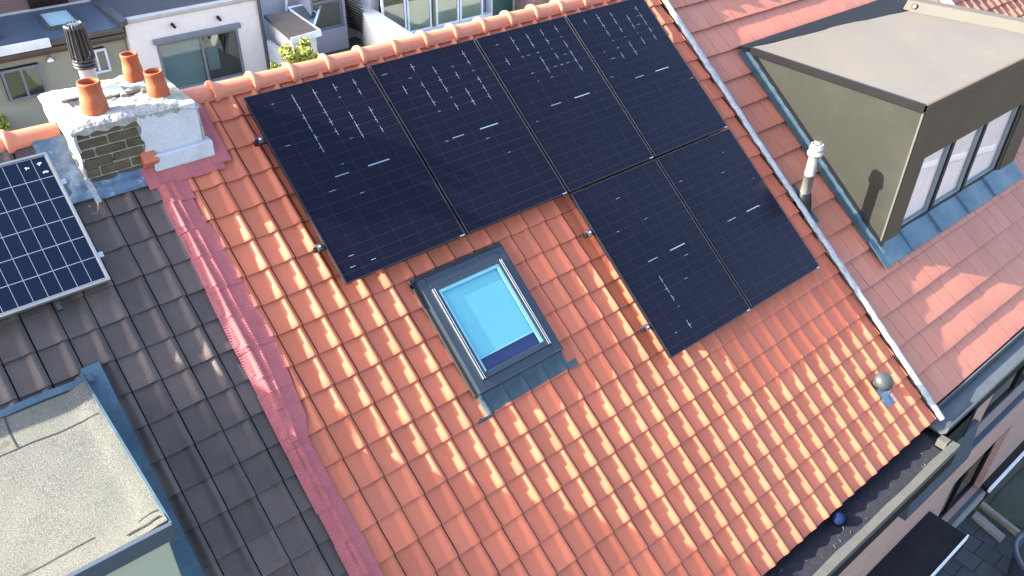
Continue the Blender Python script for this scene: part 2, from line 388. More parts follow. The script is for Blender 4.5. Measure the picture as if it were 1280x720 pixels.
# ridge tiles
def ridge_tile(par,u,m,L=.35,rz=0):
    mb=MB(); c=Vector((u,RIDGE_Y,RIDGE_Z))
    prof=[(0,.098),(.010,.106),(.028,.106),(.042,.094),(.056,.082),(.10,.079),(.36,.074)]
    angs=[math.pi*(i/14*1.16-.08) for i in range(15)]
    V=[];nv=len(angs)
    for x,r in prof:
        for a in angs:
            V.append(c+Vector((x,-r*1.05*math.cos(a),r*math.sin(a)*1.0)))
    fs=[(i*nv+j,i*nv+j+1,(i+1)*nv+j+1,(i+1)*nv+j) for i in range(len(prof)-1) for j in range(nv-1)]
    mb.add(V,fs,True)
    V2=[c+Vector((0,-(r)*1.05*math.cos(a),r*math.sin(a))) for r in (.098,.078) for a in angs]
    mb.add(V2,[(j,j+1,nv+j+1,nv+j) for j in range(nv-1)],False)
    o=mb.build('ridge_tile',m,par)
    return o
for k in range(14):
    u=-.15+.3375*k-.012
    ridge_tile(red,u,'terracotta_ridge')
ridge_tile(red,-.15-.3375-.012,'terracotta_ridge')
for k in range(8): ridge_tile(dark,-1.68+.02-.36*k,'terracotta_ridge')
for k in range(14): ridge_tile(rgt,5.03+.35*k,'terracotta_ridge')
for k in range(14): ridge_tile(brn,10.2+.38*k,'terracotta_ridge')
# mortar bed under ridge: small red comb
mb=MB()
us=[-.42+i*.025 for i in range(216)]
mb.grid(lambda u,v:RF(u,-.115-.04*v,-.125+.01*v+.003*math.sin(u*60)),us,[0,1],True,thick=RF(0,0,-.02))
mb.build('ridge_bedding','terracotta',red)
# verge lead between red and right house
mb=MB()
rnd=random.Random(5)
ss=[-.3+i*.05 for i in range(115)]
off=[rnd.uniform(-.005,.005) for _ in ss]; off2=[rnd.uniform(-.006,.006) for _ in ss]
prof=[(4.956,.001),(4.963,.010),(4.972,.024),(4.985,.032),(5.000,.030),(5.012,.016),(5.022,-.02),(5.026,-.07)]
for k in range(0,114,5):
    seg=list(range(k,min(k+6,115)))
    def fn(i,j):
        jj=int(j); u,nn=prof[int(i)]
        bulge=.012*math.sin((jj%5)/5*math.pi)
        return RF(u+(off[jj] if i<3 else off2[jj] if i>5 else 0)+bulge*.4*(1 if i>3 else -1),ss[jj]+(.012 if jj==seg[-1] else 0),-.105+nn*1.15+bulge*.3-(.004 if jj==seg[0] else 0)+off[jj]*.4)
    mb.grid(fn,range(len(prof)),seg,True)
mb.build('verge_flashing','lead_old',red,label='narrow wavy strip of pale lead along the right edge of the orange tiles',fix=False)
# pink lead band on left edge
def pinkR(s):
    pts=[(.0,-.66),(.54,-.675),(1.9,-.645),(2.45,-.70),(2.6,-.76),(3.3,-.755),(5.4,-.76)]
    for (a,b),(c,d) in zip(pts,pts[1:]):
        if a<=s<=c: return b+(d-b)*(s-a)/(c-a)
    return -.76
def pinkL(s):
    return -.885-.035*min(1,max(0,(s-.3)/1.2))-.03*min(1,max(0,(s-1.4)/1.5))
mb=MB(); rnd=random.Random(2)
s0=.45; cuts=[.47,.62,.86,1.36,1.86,2.2,2.62,3.1,3.36,3.86,4.36,4.86,5.35]
for a,b in zip(cuts,cuts[1:]):
    n_=max(6,int((b-a)/.0065)); svals=[a-.01+(b-a+.02)*i/n_ for i in range(n_+1)]
    jr=rnd.uniform(-.012,.012); jl=rnd.uniform(-.006,.006)
    def fn(q,s):
        uL,uR=pinkL(s)+jl,pinkR(s)+jr; u=uL+(uR-uL)*q
        base=(RT.n(u,min(s,5.37)) if u>-.884 else DT.n(u,min(s,5.35)))
        mid=.012*math.exp(-((q-.55)/.05)**2)+.008*math.exp(-((q-.3)/.06)**2)
        roll=.013*sm01((q-.05)/.3)*sm01((1-q)/.45)
        return RF(u,s,max(base,-.132)*.55+(-.118)*.45+.004+roll+mid+.003*((s-a)/(b-a))+.0022*math.sin(s*2*math.pi/.021))
    mb.grid(fn,[i/22 for i in range(23)],svals,True)
mb.build('verge_band','lead_pink',red,label='wide pink crinkled lead band down the left edge of the orange tiles',fix=False)
# pink apron round the chimney
mb=MB()
def fnA(u,s):
    return RF(u,s,max(RT.n(u,s),-.128)*.8-.125*.2+.008+.002*math.sin(u*90)*math.sin(s*70)+.004*math.sin(u*23+s*9))
mb.grid(fnA,[-.93+i*.02 for i in range(30)],[.27+i*.02 for i in range(11)],True)
mb.grid(lambda u,s:fnA(u,s)+RF(0,0,.004),[-.42+i*.014 for i in range(11)],[-.12+i*.02 for i in range(28)],True)
mb.build('chimney_apron','lead_pink',red,fix=False)
mb=MB(); mb.rbox(-.90,-.785,.16,.31,-.12,-.02); o=mb.build('mortar_fillet','terracotta',red,bevel=.02)
# ---- chimney
cx0,cx1,cy0,cy1=-1.285,-.415,-.155,.60
ch=MB(); ch.box(cx0+.012,cx1-.012,cy0+.012,cy1-.012,-.75,.13); chim=ch.build('chimney','mortar_joint',red,label='short old chimney stack, half mossy brick and half white render, with clay pots')
mb=MB(); rnd=random.Random(8)
for row in range(9):
    z1=.115-row*.072; z0=z1-.058; off_=0 if row%2 else -.105; x=cx0+off_
    while x<-.842:
        xa,xb=max(x,cx0+.002),min(x+.20,-.848+rnd.uniform(-.02,.01))
        if xb-xa>.03:
            d=rnd.uniform(-.006,.004); mb.box(xa,xb,cy0-.002+d,cy0+.03,z0+rnd.uniform(-.003,.003),z1+rnd.uniform(-.003,.003))
        x+=.215
mb.build('brickwork','brick_mossy',chim,bevel=.006)
mb=MB()
def rend(x,z): return Vector((x,cy0-.012+.004*math.sin(x*19+z*13)+(.012 if z<-.30 else 0),z))
xs=[-.852+i*.03 for i in range(15)]; 
mb.grid(lambda x,z:rend(x+(.012*math.sin(z*50) if x<-.84 else 0),z),xs,[-.20+i*.03 for i in range(12)],True,thick=(0,.02,0))
mb.build('render_panel','render_chimney',chim)
mb=MB()  # side renders, left one in the sun
mb.grid(lambda y,z:Vector((cx0-.004+.006*math.sin(y*17+z*31),y,z)),[cy0-.004+i*.03 for i in range(26)],[-.75+i*.03 for i in range(30)],True,thick=(.02,0,0))
mb.build('side_render','mortar',chim); mb=MB()
mb.grid(lambda y,z:Vector((cx1+.004+.004*math.sin(y*13+z*21),y,z)),[cy0-.004+i*.03 for i in range(26)],[-.7+i*.03 for i in range(28)],True,thick=(-.02,0,0))
mb.build('side_render','mortar',chim)
mb=MB(); mb.box(-.832,-.375,cy0-.055,cy0+.05,-.305,-.175); mb.build('plinth_block','render_chimney',chim,bevel=.012)
mb=MB(); rnd=random.Random(4)
nx,ny=44,38
def hz(i,j):
    x=cx0-.018+(cx1-cx0+.036)*i/nx; y=cy0-.02+(cy1-cy0+.04)*j/ny
    e=min(i,nx-i,j,ny-j)
    z=.162+.008*math.sin(x*9+1)*math.sin(y*11)+.006*math.sin(x*23+y*17)+.003*math.sin(x*51-y*43)+rnd.uniform(-.0025,.0025)
    z-=(.028,.008,.002)[e] if e<3 else 0
    if -1.16<x<-.78 and .16<y<.30: z-=.02
    if x>-.62: z-=.05*sm01((x+.62)/.2)
    jx=rnd.uniform(-.004,.004); 
    return Vector((x+jx,y+rnd.uniform(-.004,.004),z))
G=[[hz(i,j) for i in range(nx+1)] for j in range(ny+1)]
V=[p for r_ in G for p in r_]; W_=nx+1
mb.add(V,[(j*W_+i,j*W_+i+1,(j+1)*W_+i+1,(j+1)*W_+i) for j in range(ny) for i in range(nx)],False)
rim=[i for i in range(W_)]+[j*W_+nx for j in range(1,ny+1)]+[ny*W_+i for i in range(nx-1,-1,-1)]+[j*W_ for j in range(ny-1,0,-1)]
n=len(rim); mb.add([V[i] for i in rim]+[Vector((V[i].x*.985-.0127,V[i].y*.97+.006,.09+.01*math.sin(k))) for k,i in enumerate(rim)],[(i,n+i,n+(i+1)%n,(i+1)%n) for i in range(n)])
mb.build('mortar_cap','mortar',chim)
def pot(x,y,z,r=.118,h=.27,tilt=(0,0)):
    ax=Vector((tilt[0],tilt[1],1)); mb=MB()
    mb.lathe([(r,0),(r*.97,.05),(r*.90,h*.5),(r*.86,h*.52),(r*.80,h*.86),(r*.82,h*.88),(r*.84,h*.93),(r*.83,h),(r*.70,h),(r*.68,h*.9),(r*.7,h*.4)],(x,y,z),ax,28)
    o=mb.build('chimney_pot','pot',chim,fix=False)
    mb=MB(); mb.lathe([(r*.68,h*.45),(0.001,h*.44)],(x,y,z),ax,20); mb.build('pot_plug','pot_inside',chim)  # dark disc closing the pot partway down
pot(-1.065,.02,.165,.092,.215,(.03,0)); pot(-.60,.07,.135,.080,.20,(-.02,0)); pot(-.63,.49,.155,.076,.195)
fx,fy=-.965,.40
mb=MB(); mb.lathe([(.058,0),(.058,.18),(.064,.18),(.064,.195),(.055,.195)],(fx,fy,.17)); mb.build('flue_pipe','flue_white',chim)
mb=MB()
for z in (.36,.385,.41): mb.lathe([(.05,-.008),(.080,-.008),(.080,.008),(.05,.008)],(fx,fy,z))
mb.lathe([(.042,0),(.042,.24)],(fx,fy,.42))
for k in range(16):
    t=2*math.pi*k/16
    p=lambda r,z,dt=0:(fx+r*math.cos(t+dt),fy+r*math.sin(t+dt),z)
    mb.tube([p(.075,.41),p(.070,.53),p(.061,.62),p(.066,.65),p(.050,.662)],.0082,6)
mb.lathe([(.064,.0),(.067,.016),(.058,.026),(.04,.03),(0.001,.03)],(fx,fy,.632))
mb.build('flue_cowl','cowl_black',chim)
mb=MB(); mb.box(-1.24,-1.07,.30,.47,.178,.19); mb.build('cover_plate','roof_plate',chim); mb=MB(); mb.box(-.93,-.80,.18,.36,.18,.192)
o=mb.build('cover_plate','roof_plate',chim)
mb=MB(); 
for i in range(6):
    x,y=-.95+.05*i,.16+.03*math.sin(i*2.2); mb.hexa([(x,y,.165),(x+.055,y+.01,.165),(x+.06,y+.07,.165),(x+.01,y+.06,.165),(x+.005,y+.01,.19),(x+.05,y+.012,.185),(x+.05,y+.06,.192),(x+.01,y+.05,.185)])
mb.build('mortar_rubble','concrete',chim)
mb=MB(); mb.box(-5.0,-4.1,.0,.5,-.6,.40); mb.box(-5.05,-4.05,-.04,.54,.40,.45)  # unseen stack, added and sized to throw shade on the dark tiles
nc=mb.build('chimney','brick_mossy',dark)
# blue lead on the dark side of the chimney
mb=MB()
def fl(u,s): return RF(u,s,max(DT.n(u,max(-.1,s)),-.13)*.6-.128*.4+.008+.003*math.sin(u*40+s*21)+.002*math.sin(s*75))
mb.grid(fl,[-1.50+i*.02 for i in range(13)],[-.14+i*.03 for i in range(19)],True)
mb.grid(fl,[-1.27+i*.02 for i in range(19)],[.19+i*.02 for i in range(13)],True)
mb.grid(lambda u,q:RF(u,.205,-.115)*(1-q)+Vector((u,cy0-.008,-.13))*q,[-1.29+i*.02 for i in range(20)],[0,.5,1],True)
mb.build('chimney_flashing','lead',dark,label='blue-grey lead flashing wrapped round the foot of the chimney',fix=False)
mb=MB()
mb.grid(lambda u,s:RF(u,s,-.098+.012*math.sin(u*70+s*30)*math.sin(s*37)),[-1.305+i*.01 for i in range(5)],[.0+i*.02 for i in range(24)],True)
mb.build('flashing_fillet','mortar',dark,fix=False)
# ---- skylight
sky=MB(); U0,U1,S0,S1=.545,1.405,1.91,2.93
sky.rbox(U0+.03,U1-.03,S0+.03,S1-.03,-.24,-.06)
skyo=sky.build('roof_window','window_frame',red,label='roof window with pale blue blind drawn behind the pane')
mb=MB()  # gutter flashing around
for a,b,c,d in ((U0-.03,U0+.035,S0-.02,S1+.0),(U1-.035,U1+.045,S0-.02,S1+.0),(U0-.03,U1+.045,S0-.05,S0+.03)): mb.rbox(a,b,c,d,-.14,-.098)
mb.build('flashing_channel','black_rubber',skyo,bevel=.004)
mb=MB()
for a,b,c,d in ((U0,U0+.075,S0,S1),(U1-.075,U1,S0,S1)): mb.rbox(a,b,c,d,-.1,-.045)
mb.rbox(U0+.075,U1-.075,S0,S0+.10,-.1,-.042); mb.rbox(U0+.075,U1-.075,S1-.085,S1,-.1,-.047)
mb.build('frame','window_frame',skyo,bevel=.006)
gu0,gu1,gs0,gs1=U0+.125,U1-.125,S0+.135,S1-.135
mb=MB()
for a,b,c,d in ((U0+.077,gu0,S0+.10,S1-.085),(gu1,U1-.077,S0+.10,S1-.085)): mb.rbox(a,b,c,d,-.1,-.034)
mb.rbox(gu0,gu1,S0+.10,gs0,-.1,-.034); mb.rbox(gu0,gu1,gs1,S1-.085,-.1,-.034)
mb.build('sash','window_frame',skyo,bevel=.005)
for a,b in ((U0+.076,U0+.082),(U0+.094,U0+.099),(U1-.098,U1-.093),(U1-.082,U1-.076)):
    mb=MB(); mb.rbox(a,b,S0+.11,S1-.09,-.05,-.028); mb.build('edge_trim','alu',skyo,bevel=.002)
mb=MB(); 
mb.rbox(gu0,gu0+.018,gs0,gs1,-.05,-.040); mb.rbox(gu1-.03,gu1,gs0,gs1-.0,-.05,-.040); mb.rbox(gu0,gu1,gs0,gs0+.028,-.05,-.0395)
mb.build('inner_frame','inner_teal',skyo)
mb=MB(); mb.rbox(gu0+.018,gu1-.03,gs0+.028,gs1-.105,-.059,-.0565); mb.build('blind','blind',skyo)
mb=MB(); mb.rbox(gu0+.01,gu1-.02,gs1-.118,gs1-.104,-.056,-.048); mb.build('blind_bar','inner_teal',skyo,bevel=.003)
mb=MB(); mb.rbox(gu0+.018,gu1-.03,gs1-.104,gs1,-.0598,-.058); mb.build('lower_pane_backing','blue_deep',skyo)
mb=MB(); mb.rbox(gu0,gu1,gs0,gs1,-.044,-.0385); mb.build('pane','glass_clear',skyo)
# apron below
mb=MB()
def ap(u,s): return RF(u,s,RT.n(u,s)+.007+.002*math.sin(u*55+s*31)+(.02 if s<S1+.02 else 0))
mb.grid(ap,[U0-.01+i*.0125 for i in range(73)],[S1-.02+i*.018 for i in range(11)],True)
mb.grid(lambda u,s:ap(u,s)-RF(0,0,.003),[U0-.09+i*.02 for i in range(9)],[3.095+i*.009 for i in range(4)],True)
mb.grid(lambda u,s:ap(u,s)-RF(0,0,.003),[U1+.02+i*.0125 for i in range(9)],[3.04+i*.015 for i in range(5)],True)
mb.build('apron','lead_apron',skyo,fix=False)
# ---- mushroom vent
vu,vs_=4.47,4.83
mb=MB(); mb.grid(lambda u,s:RF(u,s,RT.n(u,s)+.007),[vu-.055+i*.014 for i in range(13)],[vs_-.10+i*.02 for i in range(14)],True); vent=mb.build('roof_vent','lead',red,label='small grey domed roof vent near the eaves',fix=False)
ax=RF(0,0,1); 
mb=MB(); mb.lathe([(.045,-.13),(.045,-.03),(.098,-.03),(.102,-.012),(.094,.022),(.07,.048),(.035,.062),(.001,.066)],RF(vu+.01,vs_-.09,-.02),ax,32); mb.build('vent_dome','dome_grey',vent)
# ---- gutter of red house
gx0,gx1=-.95,4.70
mb=MB()
zt=-3.285
mb.box(gx0,gx1,-4.52,-4.16,-3.50,-3.44)
mb.box(gx0,gx1,-4.18,-4.14,-3.46,-3.33)
gut=mb.build('gutter','gutter_inside',red,label='broad box gutter with dark dirty bottom below the orange eaves')
mb=MB(); rnd=random.Random(9)
xs=[gx0+i*.2 for i in range(29)]; xs[-1]=gx1
zz=[rnd.uniform(-.004,.004) for _ in xs]; yy=[rnd.uniform(-.006,.006) for _ in xs]
for i in range(len(xs)-1):
    a,b=xs[i],xs[i+1]
    mb.hexa([(a,-4.585,-3.34),(b,-4.585,-3.34),(b,-4.508+yy[i+1],-3.34),(a,-4.508+yy[i],-3.34),(a,-4.585,-3.25+zz[i]),(b,-4.585,-3.25+zz[i+1]),(b,-4.508+yy[i+1],-3.25+zz[i+1]),(a,-4.508+yy[i],-3.25+zz[i])])
mb.box(gx1-.09,gx1-.002,-4.494,-4.40,-3.34,-3.252)
mb.build('gutter_lip','gutter_lip',gut)
mb=MB(); mb.box(gx0,gx1,-4.585,-4.54,-3.52,-3.342); mb.build('fascia','frame_black',gut)
mb=MB(); mb.lathe([(.001,-.06),(.03,-.052),(.055,-.028),(.07,0),(.06,.030),(.034,.052),(.001,.056)],(3.10,-4.29,-3.385),(0.2,.3,1),20)  # rounded blue form of no particular kind
blob=mb.build('blob','blob_blue'); tag(blob,'small blue ball lying in the dark gutter below the orange tiles','blob')
for k in range(18):
    rg=random.Random(50+k); x=rg.uniform(1.6,4.6); y=rg.uniform(-4.48,-4.25); L=rg.uniform(.012,.03); a=rg.uniform(0,3.1)
    mb=MB(); z=-3.436; c,d=math.cos(a)*L,math.sin(a)*L
    mb.add([(x-c,y-d,z),(x+d*.4,y-c*.4,z+.006),(x+c,y+d,z+.003),(x-d*.4,y+c*.4,z+.008)],[(0,1,2,3)])
    o=mb.build('dead_leaf','soil',fix=False); tag(o,'tiny dead brown leaf lying in the dark gutter','leaf','dead leaves in the gutter')
# right house gutter
mb=MB()
mb.prism([(4.9,y-.0,z) for y,z in ((-4.17,-3.43),(-4.34,-3.43),(-4.385,-3.38),(-4.39,-3.31),(-4.37,-3.30),(-4.362,-3.37),(-4.33,-3.405),(-4.18,-3.405),(-4.165,-3.31),(-4.15,-3.31))],(5.2,0,0))
mb.build('gutter','zinc',rgt,label='blue-grey metal gutter below the salmon tiles')
mb=MB(); mb.box(4.72,10.1,-4.36,-4.15,-3.60,-3.47); mb.build('soffit','frame_black',rgt)
# ---- walls
def wallbox(par,x0,x1,m='brick_wall'):
    mb=MB(); mb.box(x0,x1,-4.30,-4.0,GZ,-3.5); mb.box(x0,x1,4.6,4.9,GZ,-3.5)
    return mb.build('wall',m,par)
def wall_with(par,x0,x1,ops,m,y=-4.30):
    # ops: list of (xa,xb,za,zb) non-overlapping; front wall built as strips around openings
    mb=MB(); xs=sorted({x0,x1,*[o[0] for o in ops],*[o[1] for o in ops]})
    for a,b in zip(xs,xs[1:]):
        cuts=sorted([(o[2],o[3]) for o in ops if o[0]<=a and o[1]>=b]); z=GZ
        for c,d in cuts:
            if c>z+.001: mb.box(a,b,y,y+.3,z,c)
            z=d
        mb.box(a,b,y,y+.3,z,-3.5)
    b2=MB(); b2.box(x0,x1,4.6,4.9,GZ,-3.5); b2.build('rear_wall',m,par); return mb.build('front_wall',m,par)
wall_with(red,-.95,4.99,[(.6,2.9,-5.2,-4.0)],'brick_wall'); wall_with(dark,-7,-.952,[],'brick_wall')
ops=[(6.5,9.3,-4.66,-3.75),(6.75,8.45,-6.9,-5.55)]
wall_with(rgt,4.992,10.1,ops,'brick_wall'); wall_with(brn,10.12,15.9,[],'brick_far')
def window(par,x0,x1,z0,z1,y,fm='frame_black',gm='glass',back='dark_inside',bars=(.5,),sill=True,fw=.05,hbars=()):
    mb=MB(); mb.box(x0,x0+fw,y+.08,y+.14,z0,z1); mb.box(x1-fw,x1,y+.08,y+.14,z0,z1); mb.box(x0+fw,x1-fw,y+.08,y+.14,z0,z0+fw); mb.box(x0+fw,x1-fw,y+.08,y+.14,z1-fw,z1)
    for t in bars:
        xm=x0+(x1-x0)*t; mb.box(xm-fw*.5,xm+fw*.5,y+.082,y+.138,z0+fw,z1-fw)
    for t in hbars:
        zm=z0+(z1-z0)*t; mb.box(x0+fw,x1-fw,y+.084,y+.136,zm-fw*.4,zm+fw*.4)
    w=mb.build('window',fm,par,bevel=.004)
    mb=MB(); mb.box(x0+fw,x1-fw,y+.108,y+.114,z0+fw,z1-fw); mb.build('pane',gm,w)
    mb=MB(); mb.box(x0,x1,y+.26,y+.29,z0,z1); mb.build('backing',back,w)
    if sill:
        mb=MB(); mb.box(x0-.04,x1+.04,y-.06,y+.085,z0-.05,z0-.002); mb.build('sill','sill',w,bevel=.004)
    return w
window(red,.6,2.9,-5.2,-4.0,-4.3,'frame_white','glass','curtain')
window(rgt,6.5,9.3,-4.66,-3.75,-4.3); window(rgt,6.75,8.45,-6.9,-5.55,-4.3)
# upper window box of the red house, dark sill box proud of the wall
mb=MB(); mb.prism([(4.72,-4.302,-4.58),(4.72,-4.302,-4.02),(4.72,-4.36,-4.02),(4.72,-4.42,-4.5),(4.72,-4.42,-4.58)],(1.45,0,0))
mb.box(4.74,6.15,-4.424,-4.36,-4.47,-4.45)
o=mb.build('window_box','sill',rgt,bevel=.006,label='dark blue sheet metal window box on the pinkish brick wall')
mb=MB(); mb.box(5.0,5.70,-4.36,-4.302,-3.98,-3.5); mb.build('soffit_board','frame_black',rgt)
mb=MB(); mb.tube([(5.76,-4.34,-3.5),(5.76,-4.34,-4.0)],.03,10); mb.build('downpipe','frame_black',rgt)
mb=MB(); mb.box(6.7,8.5,-4.40,-4.302,-7.1,-6.93); mb.build('door_step','concrete',rgt,bevel=.01)
# canopy
mb=MB(); mb.box(3.2,6.15,-4.78,-4.302,-5.70,-5.63); cn=mb.build('canopy','canopy',rgt,bevel=.004,label='black flat door canopy with one white edge')
mb=MB(); mb.box(3.2,6.16,-4.80,-4.782,-5.705,-5.62); mb.build('canopy_edge','white_edge',cn)
# ---- dormer of right house
dx0,dx1=5.79,8.95; dyf=-2.80; zt=-.62; DB=-.70
yb=RF(0,.885,-.13).y
d=MB()
pb=RF(0,3.60,-.15); pt=RF(0,.87,-.15)
d.prism([(dx0,dyf,zt-.06),(dx0,pt.y,pt.z-.02),(dx0,pb.y,pb.z-.25),(dx0,dyf,pb.z-.10)],(.04,0,0))
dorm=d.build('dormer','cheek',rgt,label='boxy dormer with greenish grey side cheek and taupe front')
mb=MB(); xw0,xw1,zw0,zw1=6.20,8.72,-2.25,-1.33
mb.box(dx0+.041,xw0,dyf,dyf+.05,-2.40,zt-.06); mb.box(xw1,dx1+.2,dyf,dyf+.05,-2.5,zt-.06); mb.box(xw0,xw1,dyf,dyf+.05,zw1,zt-.06)
mb.build('front_panel','dormer_front',dorm)
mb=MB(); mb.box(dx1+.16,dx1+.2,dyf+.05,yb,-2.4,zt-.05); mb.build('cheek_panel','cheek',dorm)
mb=MB(); mb.box(dx0-.006,dx0+.012,dyf-.006,dyf+.012,-2.30,zt-.062); mb.build('corner_trim','curb',dorm)
mb=MB()   # roof membrane
nx=24
def rf(x,y):
    return Vector((x,y,zt+.004*math.sin(x*3+y*2)+.003*math.sin(x*9)*math.sin(y*7)))
xs=[dx0-.02+(8.62-dx0+.02)*i/24 for i in range(25)]
mb.grid(lambda q,t:rf(dx0-.02+q*(8.62+.33*t-dx0+.3),-.66-.42*q*(1-0)+( dyf-.02+.66+.42*q)*t),[i/24 for i in range(25)],[i/16 for i in range(17)],True,thick=(0,0,-.05))
mb.build('roof_membrane','dormer_roof',dorm)
mb=MB(); mb.prism([(dx0-.03,dyf-.03,zt-.075),(dx0-.03,yb-.02,zt-.075),(dx0-.03,yb-.02,zt+.004),(dx0-.03,dyf-.03,zt+.012)],(.03,0,0))
mb.build('side_fascia','frame_black',dorm)
mb=MB(); mb.box(dx0-.03,dx1+.2,dyf-.032,dyf-.002,zt-.065,zt+.014); mb.build('front_trim','dormer_front',dorm,bevel=.004)
mb=MB()  # upstand strip between tiles and flat roof
A=RF(5.66,.845,-.128); B_=RF(9.0,.845,-.128)
mb.add([A,B_,Vector((9.05,-1.13,zt-.0)),Vector((5.75,-.69,zt+.003)),A-RF(0,0,.03),B_-RF(0,0,.03),Vector((9.05,-1.13,zt-.05)),Vector((5.75,-.69,zt-.05))],[(0,1,2,3),(7,6,5,4),(0,3,7,4),(1,5,6,2),(0,4,5,1),(3,2,6,7)])
mb.build('upstand','epdm',dorm)
mb=MB()
mb.prism([(8.60,-1.0,zt-.01),(8.68,-1.0,zt+.11),(8.86,-.98,zt+.11),(8.92,-.98,zt-.05)],(.38,-1.9,0))
mb.build('curb','curb',dorm,bevel=.01)
mb=MB(); c=Vector((8.66,-1.12,zt+.055)); mb.lathe([(.036,-.02),(.036,.012),(.026,.013),(.024,-.02)],c,(-1,0,.35),16); mb.lathe([(.026,0),(.001,0)],c+Vector((-.006,0,.002)),(-1,0,.35),16)
mb.build('overflow_hole','frame_black',dorm)
mb=MB()
bars=[xw0,6.93,7.72,8.68]
fy0=dyf+.02
mb.box(xw0,xw1,fy0,fy0+.07,zw0-.16,zw0+.02); mb.box(xw0,xw1,fy0+.01,fy0+.07,zw1-.03,zw1)
mb.box(xw0-.0,xw0+.02,fy0+.01,fy0+.07,zw0,zw1)
for x in (6.93,7.72): mb.box(x-.035,x+.035,fy0-.005,fy0+.07,zw0,zw1)
mb.box(8.62,8.75,fy0-.01,fy0+.07,zw0,zw1)
wn=mb.build('dormer_window','frame_black',dorm,bevel=.004)
mb=MB()
for a,b in ((xw0+.02,6.895),(6.965,7.685),(7.755,8.62)):
    for p in ((a,a+.03,zw0+.02,zw1-.03),(b-.045,b,zw0+.02,zw1-.03)): mb.box(p[0],p[1],fy0+.015,fy0+.05,p[2],p[3])
    mb.box(a+.03,b-.045,fy0+.015,fy0+.05,zw0+.02,zw0+.05)
mb.build('sash_frame','frame_grey',dorm)
mb=MB(); mb.box(xw0+.02,8.62,fy0+.04,fy0+.046,zw0+.02,zw1-.02); mb.build('dormer_pane','glass_mirror',dorm)
mb=MB(); mb.box(xw0-.02,8.9,fy0+.056,fy0+.062,zw0-.1,zw1+.05); mb.build('room_curtain','curtain_pink',dorm)
mb=MB(); mb.box(xw0+.01,8.6,dyf-.03,dyf+.02,zw0-.15,zw0-.10); mb.build('window_ledge','frame_black',dorm,bevel=.004)
mb=MB()
def stepf(u,s): return RF(u,s,max(FT.n(u,s),-.178)+.022+.003*math.sin(s*40)+(.03 if u>5.755 else 0))
mb.grid(stepf,[5.64+i*.02 for i in range(9)],[.9+i*.04 for i in range(71)],True)
mb.grid(lambda u,s:RF(u,s,-.145+.006*math.sin(u*9)+.002*math.sin(u*70)),[5.66+i*.04 for i in range(88)],[3.50+i*.05 for i in range(8)],True)
for u in (5.66,6.25,6.9,7.6,8.3):
    mb.grid(lambda a,s:RF(u+a,s,-.138+.01*(1-abs(a)/.015)),[-.015,0,.015],[3.52,3.86],True)
mb.build('dormer_flashing','lead_blue',dorm,fix=False)
mb=MB(); mb.grid(lambda q,s:RF(5.762+.03*q,s,-.11+.02*q),[0,1],[1.0,3.62],True,thick=RF(0,0,-.03)); mb.build('gasket','frame_black',dorm)
# ---- flue pipe on right roof
pb_=RF(5.075,2.80,-.15); px_,py_=pb_.x,pb_.y
mb=MB(); mb.grid(lambda u,s:RF(u,s,FT.n(u,s)+.008+.003*math.sin(s*30+u*40)),[5.035+i*.02 for i in range(10)],[2.56+i*.03 for i in range(17)],True)
vp=mb.build('vent_pipe','lead_blue',rgt,label='light grey plastic flue pipe rising beside the dormer',fix=False)
mb=MB(); mb.lathe([(.11,-.10),(.09,.03),(.066,.13),(.060,.14)],(px_,py_,pb_.z+.02),seg=24); mb.build('pipe_boot','frame_black',vp)
mb=MB(); mb.lathe([(.055,0),(.055,.30),(.059,.30),(.059,.33),(.055,.33),(.055,.56)],(px_,py_,pb_.z+.06),seg=24); mb.build('pipe','grey_pvc',vp)
mb=MB(); z0=pb_.z+.60
mb.lathe([(.058,0),(.079,0),(.082,.025),(.068,.045),(.064,.06),(.073,.062),(.073,.085),(.06,.10),(.06,.12),(.045,.12),(.045,.09)],(px_,py_,z0),seg=24)
for k in range(6):
    t=k*math.pi/3; mb.tube([(px_+.06*math.cos(t),py_+.06*math.sin(t),z0+.06),(px_+.055*math.cos(t),py_+.055*math.sin(t),z0+.13)],.007,6)
mb.lathe([(.001,.125),(.03,.125),(.03,.14),(.001,.14)],(px_,py_,z0),seg=16)
mb.build('pipe_cowl','flue_white',vp)
# ---- verge of brown house
mb=MB(); mb.rbox(10.09,10.24,-.3,5.35,-.16,-.10); mb.build('verge_flashing','white_edge',brn)
# ---- dormer of dark house
lx1=-1.868; lyf=-2.70; lz=-1.05; lyb=-1.19
d=MB(); d.box(-4.6,lx1-.02,lyf+.06,lyb+.1,-2.6,lz-.07); ld=d.build('dormer','wall_green',dark,label='low dormer with light stone-grit felt roof')
mb=MB()
xs=[-4.6+i*.08 for i in range(33)]
def fnr(x,y):
    e=.014*sm01((x-(lx1-.13))/.10)+.02*sm01((lyf+.12-y)/.1)
    return Vector((x,y,lz+e+.006*math.sin(x*5+y*3)+.004*math.sin(x*17)*math.sin(y*13)))
ys=[lyf+(lyb-.07-lyf)*i/24 for i in range(25)]
mb.grid(fnr,xs+[lx1-.14,lx1-.11,lx1-.08,lx1-.05,lx1],ys,True,thick=(0,0,-.05)); mb.build('felt_roof','mineral_felt',ld,fix=False)
mb=MB()
def strip(pts,w=.004,h=.004):
    for (xa,ya),(xb,yb_) in zip(pts,pts[1:]):
        z=lambda x,y:fnr(x,y).z+h
        dx,dy=xb-xa,yb_-ya; L=math.hypot(dx,dy); nx_,ny_=-dy/L*w,dx/L*w
        mb.add([(xa-nx_,ya-ny_,z(xa,ya)),(xb-nx_,yb_-ny_,z(xb,yb_)),(xb+nx_,yb_+ny_,z(xb,yb_)),(xa+nx_,ya+ny_,z(xa,ya))],[(0,1,2,3)])
rn=random.Random(6)
